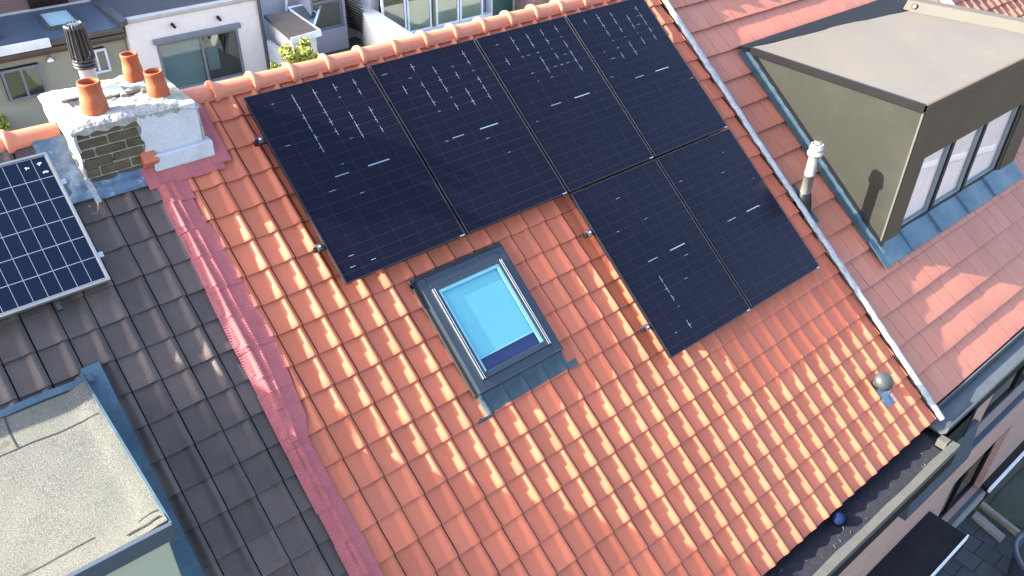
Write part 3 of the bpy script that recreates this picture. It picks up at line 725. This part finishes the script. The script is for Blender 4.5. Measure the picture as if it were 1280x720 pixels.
def jag(y,x0,x1,n=12): return [(x0+(x1-x0)*i/n,y+rn.uniform(-.006,.006)) for i in range(n+1)]
strip(jag(-1.62,-3.3,lx1-.02)); strip([(-2.34,-1.27),(-2.35,-1.45),(-2.345,-1.615)]); strip(jag(lyf+.05,lx1-.20,lx1-.02,5),.006); strip(jag(lyf+.11,lx1-.12,lx1-.01,4),.005)
strip(jag(lyf+.16,-3.0,-2.2,6),.003)
mb.build('felt_seam','black_rubber',ld,fix=False)
mb=MB(); mb.box(-4.6,lx1+.012,lyf-.035,lyf-.004,lz-.085,lz+.028); mb.build('front_trim','sill',ld,bevel=.003)
mb=MB(); mb.box(lx1+.0,lx1+.015,lyf-.02,lyb,lz-.085,lz+.03); mb.build('side_trim','lead_blue',ld)
mb=MB(); mb.box(-4.6,lx1-.03,lyf+.02,lyf+.055,-2.5,lz-.08); mb.build('front_panel','wall_green',ld)
mb=MB()
mb.grid(lambda u,s:RF(u,s,-.10+.003*math.sin(s*8)+(.006 if u>-1.76 else 0)),[-1.855,-1.82,-1.785,-1.735],[1.54+i*.12 for i in range(22)],True,thick=RF(0,0,-.04))
mb.grid(lambda x,q:RF(x,1.60,-.085)*(1-q)+Vector((x,lyb-.09,lz+.006))*q+Vector((0,0,.004*math.sin(x*11))),[-4.6+i*.09 for i in range(32)],[0,.5,1],True)
mb.build('dormer_flashing','lead_blue',ld,fix=False)
# ================================================================ solar panels
W1,L1,GAP=1.134,1.718,.020
def panel(u,s,label,seed,lower=False,group='black solar panels on the orange roof'):
    c=RF(u,s+L1,0)          # lower-left corner, top face
    o=empty('solar_panel',c,label,'solar panel',group,ROOFM)
    def B(mb,x0,x1,y0,y1,z0,z1): mb.box(x0,x1,y0,y1,z0,z1)
    fm=MB(); fm.local=True; t=.011
    B(fm,0,t,0,L1,-.035,0); B(fm,W1-t,W1,0,L1,-.035,0); B(fm,t,W1-t,0,t,-.035,0); B(fm,t,W1-t,L1-t,L1,-.035,0)
    fm.build('frame','black_frame',o,bevel=.0015)
    g=MB(); g.local=True; B(g,t,W1-t,t,L1-t,-.03,-.0035); g.build('glass','pv_black',o)
    r=MB(); r.local=True; rnd=random.Random(seed)  # pale strips paint the sun glints along the cell ribbons
    zc=-.0028
    def dash(xc,yc,w,h): r.add([(xc-w,yc-h,zc),(xc+w,yc-h,zc),(xc+w,yc+h,zc),(xc-w,yc+h,zc)],[(0,1,2,3)])
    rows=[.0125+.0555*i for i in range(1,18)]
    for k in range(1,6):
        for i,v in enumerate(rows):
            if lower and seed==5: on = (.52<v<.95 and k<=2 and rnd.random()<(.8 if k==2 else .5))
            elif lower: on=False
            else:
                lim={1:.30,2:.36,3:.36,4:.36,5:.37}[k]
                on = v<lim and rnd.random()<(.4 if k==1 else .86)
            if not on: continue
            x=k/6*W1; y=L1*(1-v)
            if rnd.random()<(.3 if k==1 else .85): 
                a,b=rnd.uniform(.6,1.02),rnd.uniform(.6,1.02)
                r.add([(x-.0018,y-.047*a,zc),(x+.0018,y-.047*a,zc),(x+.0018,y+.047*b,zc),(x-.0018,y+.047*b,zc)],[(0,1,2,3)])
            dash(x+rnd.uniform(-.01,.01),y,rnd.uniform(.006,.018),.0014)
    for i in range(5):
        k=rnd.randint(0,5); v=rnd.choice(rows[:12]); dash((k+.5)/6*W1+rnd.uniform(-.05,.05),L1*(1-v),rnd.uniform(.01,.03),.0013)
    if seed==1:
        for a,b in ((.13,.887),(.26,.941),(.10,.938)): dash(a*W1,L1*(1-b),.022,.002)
    r.build('ribbon_glints','ribbon_glint',o)
    lb=MB(); lb.local=True
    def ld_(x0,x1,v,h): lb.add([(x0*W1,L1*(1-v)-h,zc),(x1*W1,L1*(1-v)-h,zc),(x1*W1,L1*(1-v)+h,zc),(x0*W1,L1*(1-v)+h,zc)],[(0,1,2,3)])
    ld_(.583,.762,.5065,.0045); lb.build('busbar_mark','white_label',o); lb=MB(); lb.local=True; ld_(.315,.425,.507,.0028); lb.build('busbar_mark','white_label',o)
    st=MB(); st.local=True; B(st,W1-.06,W1-.012,.0005,.0105,-.002,.0006); st.build('frame_sticker','white_label',o)
    return o
names=['black panel nearest the chimney, first of the upper row','black panel second from the chimney in the upper row','black panel third from the chimney, its foot on the stepped lower row','black panel at the upper right end, along the pale lead strip']
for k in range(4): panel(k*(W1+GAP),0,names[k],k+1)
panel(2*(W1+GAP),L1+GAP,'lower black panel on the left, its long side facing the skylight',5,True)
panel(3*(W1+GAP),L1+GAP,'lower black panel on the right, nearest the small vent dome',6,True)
# rails
def rail(s,u0,u1,label):
    o=empty('mounting_rail',RF(u0,s,-.09),label,'mounting rail','rails under the black panels')
    mb=MB(); mb.rbox(u0,u1,s-.02,s+.02,-.076,-.037); mb.build('rail','alu_dark',o,bevel=.002)
    ncl=[u0+.018]+([u1-.018] if u1>4.65 else [])
    for uc in ncl:
        mb=MB(); sg=1 if uc<u1-1 else -1
        mb.rbox(uc-.016,uc+.016,s-.028,s+.028,-.05,-.012); mb.rbox(uc-.008*sg-.010,uc-.008*sg+.010,s-.035,s-.012,-.09,-.03)
        mb.build('end_clamp','alu_dark',o,bevel=.003)
        mb=MB(); mb.lathe([(.001,.012),(.009,.012),(.010,0),(.010,-.03)],RF(uc,s,-.012),RF(0,0,1),12); mb.build('clamp_bolt','alu',o)
        mb=MB(); mb.rbox(uc-.04,uc-.016,s-.018,s+.018,-.08,-.035); mb.build('rail_cap','frame_black',o,bevel=.004)
    k=u0+.35
    while k<u1:
        mb=MB(); mb.rbox(k-.015,k+.015,s-.01,s+.12,-.112,-.104); mb.rbox(k-.015,k+.015,s-.012,s+.012,-.112,-.077); mb.build('roof_hook','alu',o); k+=.8
rail(.378,-.058,4.606,'upper mounting rail whose clamp sticks out beside the chimney')
rail(1.365,-.058,4.606,'mounting rail whose clamp sticks out left of the skylight')
rail(2.135,2.255,4.606,'mounting rail whose clamp sticks out right of the skylight top')
rail(3.12,2.255,4.606,'lowest mounting rail, clamp near the bottom corner of the panels')
# left blue pv
WL,HL=1.722,1.04
c=RF(-1.455-WL,1.057,-.02)
pv=empty('solar_panel',c,'blue solar panel with white grid lines and silver frame on the dark tiles','solar panel',None,ROOFM)
mb=MB(); mb.local=True; t=.018
for b in ((0,t,0,HL),(WL-t,WL,0,HL),(t,WL-t,0,t),(t,WL-t,HL-t,HL)): mb.box(b[0],b[1],b[2],b[3],-.035,0)
mb.build('frame','pv_frame',pv,bevel=.0015)
mb=MB(); mb.local=True; mb.box(t,WL-t,t,HL-t,-.03,-.004); mb.build('glass','pv_blue',pv)
mb=MB(); mb.local=True
def ln(x0,x1,y0,y1): mb.add([(x0,y0,-.0034),(x1,y0,-.0034),(x1,y1,-.0034),(x0,y1,-.0034)],[(0,1,2,3)])
y0_,cw,chh=.024,.0903,.1652
xr=WL-.022
for i in range(0,19): 
    x=xr-i*cw; w=.0018 if i else .003; ln(x-w,x+w,.02,HL-.02)
for j in range(0,7): y=y0_+j*chh; ln(.02,WL-.02,y-.0026,y+.0026)
mb.build('cell_grid','pv_grid',pv)
mb=MB(); mb.local=True; rnd=random.Random(12)
for cx_,cy_ in ((WL-.075,HL-.075),(WL-.16,HL-.085),(WL-.06,HL-.15)):
    for q in range(7):
        a=rnd.uniform(0,6.28); d_=rnd.uniform(0,.016); x,y=cx_+d_*math.cos(a),cy_+d_*math.sin(a); w=rnd.uniform(.002,.006); l=rnd.uniform(.003,.010)
        mb.add([(x-w,y,-.0028),(x,y-l,-.0028),(x+w,y,-.0028),(x,y+l,-.0028)],[(0,1,2,3)])
mb.build('bird_droppings','white_edge',pv)
o=empty('mounting_rail',RF(-3.2,.85,-.09),'silver mounting rail below the blue panel on the dark tiles','mounting rail')
mb=MB(); mb.rbox(-3.3,-1.42,.83,.87,-.09,-.056); mb.rbox(-3.3,-1.42,.23,.27,-.09,-.056); mb.build('rail','alu',o)
mb=MB(); mb.rbox(-1.82,-1.79,1.0,1.12,-.105,-.07); mb.build('roof_hook','alu_dark',o)
# ================================================================ ground, patio
mb=MB(); mb.add([(-400,-400,GZ-.02),(500,-400,GZ-.02),(500,600,GZ-.02),(-400,600,GZ-.02)],[(0,1,2,3)])
structure(mb.build('ground','ground_mat'))
mb=MB(); rnd=random.Random(1); 
x=3.0
i=0
while x<8.25:
    y=-4.42-(.15 if i%2 else 0)*1.0; j=0
    yy_=-4.32
    while yy_>-8.4:
        y1=yy_; y0=yy_-.29
        if j==0 and i%2: y0=yy_-.15
        z=GZ+.03+rnd.uniform(-.003,.003)
        mb.box(x+.005,min(x+.295,8.27),y0+.005,y1-.005,GZ-.01,z); yy_=y0; j+=1
    x+=.30; i+=1
structure(mb.build('patio','pavers',bevel=.004))
mb=MB(); mb.grid(lambda x,y:Vector((x,y,GZ+.02+.02*math.sin(x*3)*math.sin(y*4))),[8.5+i*.25 for i in range(30)],[-9+i*.25 for i in range(19)],True)
structure(mb.build('garden_soil','soil'))
mb=MB()
rnd=random.Random(21)
for i in range(2600):
    x=rnd.uniform(8.5,10.5); y=rnd.uniform(-7,-4.9); 
    if rnd.random()>sm01((9.7-x)/1.0)*sm01((-4.8-y)/.5): continue
    a=rnd.uniform(0,6.28); h=rnd.uniform(.03,.09); w=.006; dx,dy=math.cos(a)*w,math.sin(a)*w
    z=GZ+.02; mb.add([(x-dx,y-dy,z),(x+dx,y+dy,z),(x+dy*5,y-dx*4,z+h)],[(0,1,2)])
g=mb.build('grass','leaf_green',fix=False); tag(g,'patch of short green grass beyond the garden kerb','grass',kind='stuff')
# kerb
kb=empty('garden_kerb',(8.4,-4.9,GZ),'narrow concrete kerb between the patio and the dark garden','kerb')
mb=MB(); mb.prism([(8.40,-4.42,GZ),(8.46,-4.42,GZ),(8.19,-5.9,GZ),(8.12,-5.9,GZ)],(0,0,.12)); mb.build('kerb_stone','concrete',kb,bevel=.008)
mb=MB(); mb.prism([(8.10,-4.44,GZ),(8.24,-4.44,GZ),(8.12,-4.92,GZ),(7.98,-4.92,GZ)],(0,0,.09)); mb.build('kerb_block','concrete',kb,bevel=.01)
# glass lean-to next door
gl=empty('garden_screen',(10,-4.4,GZ),'low black framed screen with a white top edge at the foot of the brick wall','screen')
mb=MB(); mb.box(8.50,14,-4.40,-4.302,GZ,GZ+.35); mb.build('screen_panel','frame_black',gl)
mb=MB(); mb.box(8.50,14,-4.44,-4.402,GZ+.28,GZ+.36); mb.build('screen_edge','white_edge',gl,bevel=.004)
mb=MB(); mb.box(10.25,10.75,-4.85,-4.46,GZ+.1,GZ+.3); o=mb.build('storage_box','blind',bevel=.02); tag(o,'pale blue box on the dark garden beside the screen','box')
# tub
tc_=Vector((7.50,-5.62,GZ)); tb=empty('planter_tub',tc_,'big round dark blue tub of bare twigs on the patio','planter')
mb=MB(); mb.lathe([(.36,0),(.44,.35),(.50,.72),(.535,.74),(.535,.78),(.475,.78),(.47,.70),(.43,.66)],tc_,seg=48); mb.build('tub','tub',tb)
mb=MB(); mb.lathe([(.45,.62),(.25,.64),(.001,.65)],tc_,seg=32); mb.build('soil','soil',tb)
mb=MB(); rnd=random.Random(14)
for i in range(46):
    a=rnd.uniform(0,6.28); r0=rnd.uniform(0,.35); p=tc_+Vector((r0*math.cos(a),r0*math.sin(a),.65)); pts=[p]
    d_=Vector((rnd.uniform(-1,1),rnd.uniform(-1,1),rnd.uniform(.3,1.1))).normalized()
    for q in range(4):
        d_=(d_+Vector((rnd.uniform(-.3,.3),rnd.uniform(-.3,.3),rnd.uniform(-.3,.2)))).normalized(); pts.append(pts[-1]+d_*.10)
    mb.tube(pts,.003,5,rs=[.0035,.003,.0028,.002,.0012])
mb.build('twigs','twig',tb)
# ================================================================ backs of the houses behind
Yb=18.0
# A: green-beige house with blue-grey lean-to
A=empty('rear_house',(1,20,GZ),'beige-green rear extension with a blue-grey lean-to roof and two skylights','house','rear houses beyond the ridge')
mb=MB(); mb.box(-6,3.95,Yb+.25,Yb+1.9,GZ,-5.06); mb.build('wall','wall_green',A)
mb=MB(); mb.prism([(-6,Yb,-4.86),(-6,20.0,-4.62),(-6,20.0,-4.78),(-6,Yb,-5.0)],(9.9,0,0)); mb.build('roof','slate_blue',A)
mb=MB(); mb.box(-6,2.02,Yb-.10,Yb-.01,-5.0,-4.78); mb.build('coping','white_edge',A)
mb=MB(); mb.box(2.05,3.9,Yb-.10,Yb-.01,-4.98,-4.88); mb.box(-6,3.9,Yb-.06,Yb+.24,-5.12,-5.03); mb.box(-6,3.9,Yb+.1,Yb+.28,-5.24,-5.14); mb.build('eaves','eave_wood',A)
mb=MB(); mb.box(-6,3.95,20.0,20.12,-4.72,-4.58); mb.build('ledge','coping',A)
def lw(x0,x1,z0,z1,Y,par,fm,gm='glass',bk='dark_inside',bars=(.5,),fw=.06,sill=False,hb=()):
    return window(par,x0,x1,z0,z1,Y-.15,fm,gm,bk,bars,sill,fw,hb)
lw(.68,1.62,-6.25,-5.42,Yb+.1,A,'frame_grey','glass','dark_inside')
p=aty(112,70,Yb+.1); q=aty(138,62,Yb+.1)
lw(2.75,3.35,-6.0,-5.35,Yb+.1,A,'frame_white')
mb=MB(); L_=aty(61,72,Yb+.2); mb.lathe([(.001,.06),(.03,.05),(.09,-.03),(.10,-.05)],(L_.x,L_.y-.08,L_.z),(0,-.3,1),16); mb.tube([(L_.x,Yb+.25,L_.z+.05),(L_.x,L_.y-.08,L_.z+.05)],.012,6); mb.build('wall_lamp','alu',A)
for xc in (.62,2.62):
    mb=MB(); x0,x1=xc-.42,xc+.42; y0,y1=Yb+.55,Yb+1.65
    z=lambda y:-4.86+.24*(y-Yb)/2.0
    for a,b,c_,d_ in ((x0,x0+.07,y0,y1),(x1-.07,x1,y0,y1),(x0+.07,x1-.07,y0,y0+.07),(x0+.07,x1-.07,y1-.07,y1)):
        mb.hexa([(a,c_,z(c_)-.02),(b,c_,z(c_)-.02),(b,d_,z(d_)-.02),(a,d_,z(d_)-.02),(a,c_,z(c_)+.09),(b,c_,z(c_)+.09),(b,d_,z(d_)+.09),(a,d_,z(d_)+.09)])
    w=mb.build('roof_window','zinc',A)
    mb=MB(); a,b,c_,d_=x0+.07,x1-.07,y0+.07,y1-.07; mb.hexa([(a,c_,z(c_)+.04),(b,c_,z(c_)+.04),(b,d_,z(d_)+.04),(a,d_,z(d_)+.04),(a,c_,z(c_)+.05),(b,c_,z(c_)+.05),(b,d_,z(d_)+.05),(a,d_,z(d_)+.05)]); mb.build('pane','pane_pale',w)
Abk=empty('rear_house',(0,22,GZ),'tall brown brick rear house behind the blue-grey lean-to','house','rear houses beyond the ridge')
mb=MB(); mb.box(-8,4.1,20.13,26,GZ,-1.2); mb.build('wall','brick_far',Abk)
mb=MB(); p=aty(36,6,20.1); mb.box(p.x,p.x+1.0,20.06,20.128,p.z-.12,p.z+1.2); mb.build('window','frame_black',Abk)
# B: white extension with sliding window
B2=empty('rear_house',(6,20,GZ),'white rendered flat roofed extension with a grey sliding garden door','house','rear houses beyond the ridge')
mb=MB()
wx0,wx1,wz0,wz1=4.68,7.12,-6.95,-5.52
for b in ((3.98,wx0,GZ,-4.82),(wx1,7.86,GZ,-4.82),(wx0,wx1,wz1,-4.82),(wx0,wx1,GZ,wz0)): mb.box(b[0],b[1],Yb,Yb+.3,b[2],b[3])
mb.box(3.98,4.2,Yb+.3,22,GZ,-4.82); mb.box(7.64,7.86,Yb+.3,22,GZ,-4.82)
mb.build('wall','render_white',B2)
mb=MB(); mb.box(3.98,7.88,Yb+.05,24,-4.815,-4.76); mb.build('roof','roof_dark_far',B2)
mb=MB(); mb.box(3.96,7.90,Yb-.05,Yb+.22,-4.80,-4.70); mb.build('coping','coping',B2,bevel=.01)
mb=MB(); mb.prism([(3.86,Yb-.1,-4.86),(4.05,Yb-.1,-4.80),(3.9,22,-4.55),(3.66,22,-4.6)],(0,0,.14)); mb.build('parapet','zinc',B2)
w=lw(wx0,wx1,wz0,wz1,Yb+.05,B2,'frame_grey','glass','dark_inside',(.53,),.07)
mb=MB(); mb.box(wx0+.07,5.93,Yb+.10,Yb+.12,wz0+.05,wz1-.05); mb.build('pale_reflection','pane_pale',B2)  # pale sheet painting the bluish reflection in the left pane
mb=MB(); mb.box(6.1,6.45,Yb+.13,Yb+.15,wz0+.3,wz0+.95); mb.build('curtain_panel','pane_pale',B2)
mb=MB(); mb.box(6.03,7.05,Yb+.17,Yb+.19,wz0+.55,wz1-.05); mb.build('green_reflection','reflection_green',B2)  # green sheet painting the garden's reflection in the right pane
mb=MB(); mb.box(wx0-.08,wx1+.1,Yb-.10,Yb-.002,wz1,wz1+.16); mb.build('shutter_box','frame_grey',B2,bevel=.02)
for px,py in ((216,32),(273,23)):
    p=aty(px,py,Yb-.06); mb=MB(); mb.tube([(p.x-.03,p.y,p.z+.07),(p.x+.05,p.y-.03,p.z-.07)],.04,12); mb.box(p.x-.03,p.x+.05,p.y,Yb-.001,p.z-.01,p.z+.04); mb.build('spotlight','frame_black',B2)
mb=MB(); mb.tube([(7.90,Yb-.06,-4.8),(7.90,Yb-.06,GZ)],.05,12); mb.build('drainpipe','zinc',B2)
mb=MB(); p=aty(232,85,Yb-.5); mb.box(p.x-.7,p.x+.9,Yb-.9,Yb-.05,GZ,GZ+.12); mb.build('doorstep','coping',B2,bevel=.01)
# C: shed
C2=empty('garden_shed',(8.9,17.5,GZ),'small brown flat roofed shed with white fascia beside the yellow shrub','shed')
mb=MB(); mb.prism([(7.93,16.15,-5.6),(8.92,16.3,-5.6),(9.12,18.45,-5.6),(8.28,18.6,-5.6)],(0,0,.1)); mb.build('roof','shed_roof',C2)
mb=MB()
mb.prism([(7.90,16.08,-5.66),(8.98,16.24,-5.66),(8.97,16.29,-5.66),(7.91,16.13,-5.66)],(0,0,.18)); mb.prism([(8.98,16.24,-5.66),(9.18,18.5,-5.66),(9.13,18.5,-5.66),(8.93,16.3,-5.66)],(0,0,.18)); mb.build('fascia','white_edge',C2)
mb=MB(); mb.prism([(8.05,16.3,GZ),(8.85,16.42,GZ),(9.05,18.4,GZ),(8.35,18.5,GZ)],(0,0,1.58)); mb.build('wall','render_white',C2)
# garden wall, sunlit
mb=MB(); mb.prism([(7.62,14.2,GZ),(7.78,14.2,GZ),(8.06,17.98,GZ),(7.94,17.98,GZ)],(0,0,1.15)); o=mb.build('garden_wall','wall_grey'); tag(o,'pale bluish garden wall running back beside the white extension','wall')
def bush(name,c,rad,n,m,label,cat,seed,leaf=.05,group=None):
    o=empty(name,c,label,cat,group); rnd=random.Random(seed); mb=MB()
    cl=[(Vector((rnd.uniform(-.8,.8)*rad[0],rnd.uniform(-.8,.8)*rad[1],rnd.uniform(.25,.9)*rad[2])),rnd.uniform(.2,.55)) for _ in range(34)]
    for i in range(n):
        q,rr=rnd.choice(cl); d_=Vector((rnd.gauss(0,1),rnd.gauss(0,1),rnd.gauss(0,1))).normalized()*rr*min(rad)*rnd.uniform(.3,1.05)
        p=Vector(c)+q+d_; p.z=max(p.z,c[2]+.05)
        a=Vector((rnd.gauss(0,1),rnd.gauss(0,1),rnd.gauss(0,1))).normalized(); b=a.orthogonal().normalized(); l=leaf*rnd.uniform(.6,1.3)
        mb.add([p-a*l,p+b*l*.5,p+a*l,p-b*l*.5],[(0,1,2,3)])
    mb.build('foliage',m,o,fix=False)
    mb=MB()
    for i in range(7): mb.tube([Vector(c),Vector(c)+Vector((rnd.uniform(-.5,.5)*rad[0],rnd.uniform(-.5,.5)*rad[1],rad[2]*.8))],.015,5)
    mb.build('stem','twig',o); return o
b0=aty(368,60,15.3)
bush('shrub',(b0.x,b0.y,GZ),(.85,.42,b0.z+.28-GZ),9000,'leaf_yellow','yellow-green leafy shrub in front of the small brown roofed shed','shrub',3,.055)
b1=atz(134,88,-6.7)
bush('shrub',(b1.x,b1.y,GZ),(.7,.5,1.1),3000,'leaf_green','green grassy bush seen between the clay chimney pots','shrub',4,.06)
b2=atz(2,152,-6.7)
bush('shrub',(b2.x-.2,b2.y,GZ),(.35,.35,.6),1500,'leaf_yellow','small yellow shrub at the far left edge above the ridge','shrub',5,.05)
# D: grey extension with door-like window, louvres, pergola
D2=empty('rear_house',(9.8,19,GZ),'grey rear porch with a tall window and a dark ribbed side roof','house','rear houses beyond the ridge')
mb=MB(); mb.box(7.95,12.1,Yb+1.6,22,GZ,-4.2); mb.build('wall','wall_grey',D2)
w=lw(10.02,11.15,-6.45,-5.2,Yb+.9,D2,'frame_grey','glass','dark_inside',(),.08,False,(.72,))
mb=MB(); mb.box(10.0,11.17,Yb+.76,Yb+.96,GZ,-6.46); mb.box(9.93,10.0,Yb+.76,Yb+1.6,GZ,-4.9); mb.box(11.17,11.24,Yb+.76,Yb+1.6,GZ,-4.9); mb.build('porch_panel','wall_grey',D2)
mb=MB()
for k in range(13):
    x=11.28+k*.035; z=-5.35-k*.115; mb.hexa([(x,Yb+.2,z-.02),(x+.22,Yb+.2,z-.1),(x+.22,Yb+1.5,z-.1),(x,Yb+1.5,z-.02),(x,Yb+.2,z+.015),(x+.22,Yb+.2,z-.065),(x+.22,Yb+1.5,z-.065),(x,Yb+1.5,z+.015)])
mb.build('ribbed_roof','stripe_dark',D2)
PG=empty('pergola',(9.6,18.6,GZ),'white framed glass pergola roof behind the small shed','pergola')
mb=MB()
P0,P1,P2=aty(360,10,19.2),aty(402,2,19.2),aty(392,33,18.3)
mb.tube([P0,P1],.045,6); mb.tube([P1,P2],.045,6); mb.tube([P0,P2],.03,6); mb.tube([(P0+P1)/2,(P2+P1)/2],.03,6)
mb.tube([P2,(P2.x,P2.y,GZ)],.04,6); mb.build('pergola_frame','white_edge',PG)
mb=MB(); mb.prism([P0,P1,P2],(0,0,.02)); mb.build('pane','canopy_glass',PG)
mb=MB(); mb.tube([aty(358,0,19.4),aty(358,14,19.4)],.05,8); o=mb.build('post','white_edge'); tag(o,'short white vent post on the grey wall behind the shed','post')
mb=MB(); zq=-5.95; Q=[atz(447,4,zq),atz(476,60,zq),atz(522,46,zq),atz(460,6,zq)]
mb.prism([(q.x,q.y,GZ) for q in Q],(0,0,zq-GZ)); o=mb.build('garden_store','paving_far',bevel=.01); tag(o,'low white topped garden store in full sun beside the window row','store')
# E: house with white window row
E2=empty('rear_house',(15,20,GZ),'rear house with a long row of white framed windows and yellowish curtains','house','rear houses beyond the ridge')
ez0,ez1=-6.88,-5.2
mb=MB(); mb.box(16.9,21,Yb,Yb+.3,GZ,-4.85); mb.box(12.0,16.9,Yb,Yb+.3,-5.2,-4.85); mb.box(12.0,16.9,Yb,Yb+.3,GZ,ez0); mb.box(12,21,Yb+.45,22,GZ,-4.85)
mb.build('wall','frame_white',E2)
for a,b,bk in ((12.15,13.1,'dark_inside'),(13.15,14.15,'curtain'),(14.35,15.35,'curtain'),(15.4,16.45,'curtain')):
    lw(a,b,ez0,ez1,Yb-.02,E2,'frame_white','glass',bk,(),.07)
mb=MB(); mb.box(16.98,17.9,Yb-.06,Yb-.002,GZ,-5.2); mb.build('door','green_door',E2)
mb=MB(); mb.box(18.0,21,Yb-1.2,Yb-.06,GZ,-5.6); mb.build('brick_shed','brick_far',E2)
mb=MB(); mb.box(11.6,24,14.0,Yb-.01,GZ-.01,GZ+.02); structure(mb.build('pavement','paving_far'))
mb=MB(); mb.box(2,11.5,8,Yb-.01,GZ-.01,GZ+.012); structure(mb.build('terrace','concrete'))
# garden hedges that the far glass reflects
for k,(x,y,h) in enumerate(((4.4,9.6,1.9),(7.2,9.2,2.2),(12.8,9.0,2.0),(15.4,9.4,2.1))):
    bush('garden_bush',(x,y,GZ),(1.1,.8,h),1500,'leaf_green',['bush','bush'][0]+' in the hidden garden between the rows of houses','bush',30+k,.12,'bushes in the hidden garden')
# ================================================================ camera, light
cam=bpy.data.cameras.new('camera'); co=bpy.data.objects.new('camera',cam); col.objects.link(co)
A3=(Bm@Rm.transposed())
rx,ry,rz=A3.col[0],-A3.col[1],-A3.col[2]
mt=Matrix.Identity(4)
for i in range(3): mt[i][0]=rx[i]; mt[i][1]=ry[i]; mt[i][2]=rz[i]; mt[i][3]=CAM[i]
co.matrix_world=mt; cam.sensor_width=36; cam.lens=F/1280*36; cam.clip_end=2000; cam.clip_start=.05
sc.camera=co
sd=Vector((.8,-.44,-.462)).normalized()
sun=bpy.data.lights.new('sun','SUN'); sun.energy=5.0; sun.angle=R(.5); sun.color=(1,.90,.73)
so=bpy.data.objects.new('sun',sun); col.objects.link(so); so.rotation_euler=sd.to_track_quat('-Z','Y').to_euler(); so.location=(-10,6,8)
w=bpy.data.worlds.new('World'); sc.world=w; w.use_nodes=True; nt=w.node_tree
st=nt.nodes.new('ShaderNodeTexSky'); st.sky_type='NISHITA'; st.sun_disc=False
st.sun_elevation=math.asin(-sd.z); st.sun_rotation=math.atan2(-sd.x,-sd.y); st.air_density=.9; st.dust_density=2.5; st.ozone_density=.6
bg=nt.nodes['Background']; nt.links.new(st.outputs[0],bg.inputs[0]); bg.inputs[1].default_value=.15
sc.view_settings.view_transform='Standard'; sc.view_settings.look='None'; sc.view_settings.exposure=2.58; sc.view_settings.gamma=1
sc.cycles.max_bounces=6; sc.cycles.transparent_max_bounces=8
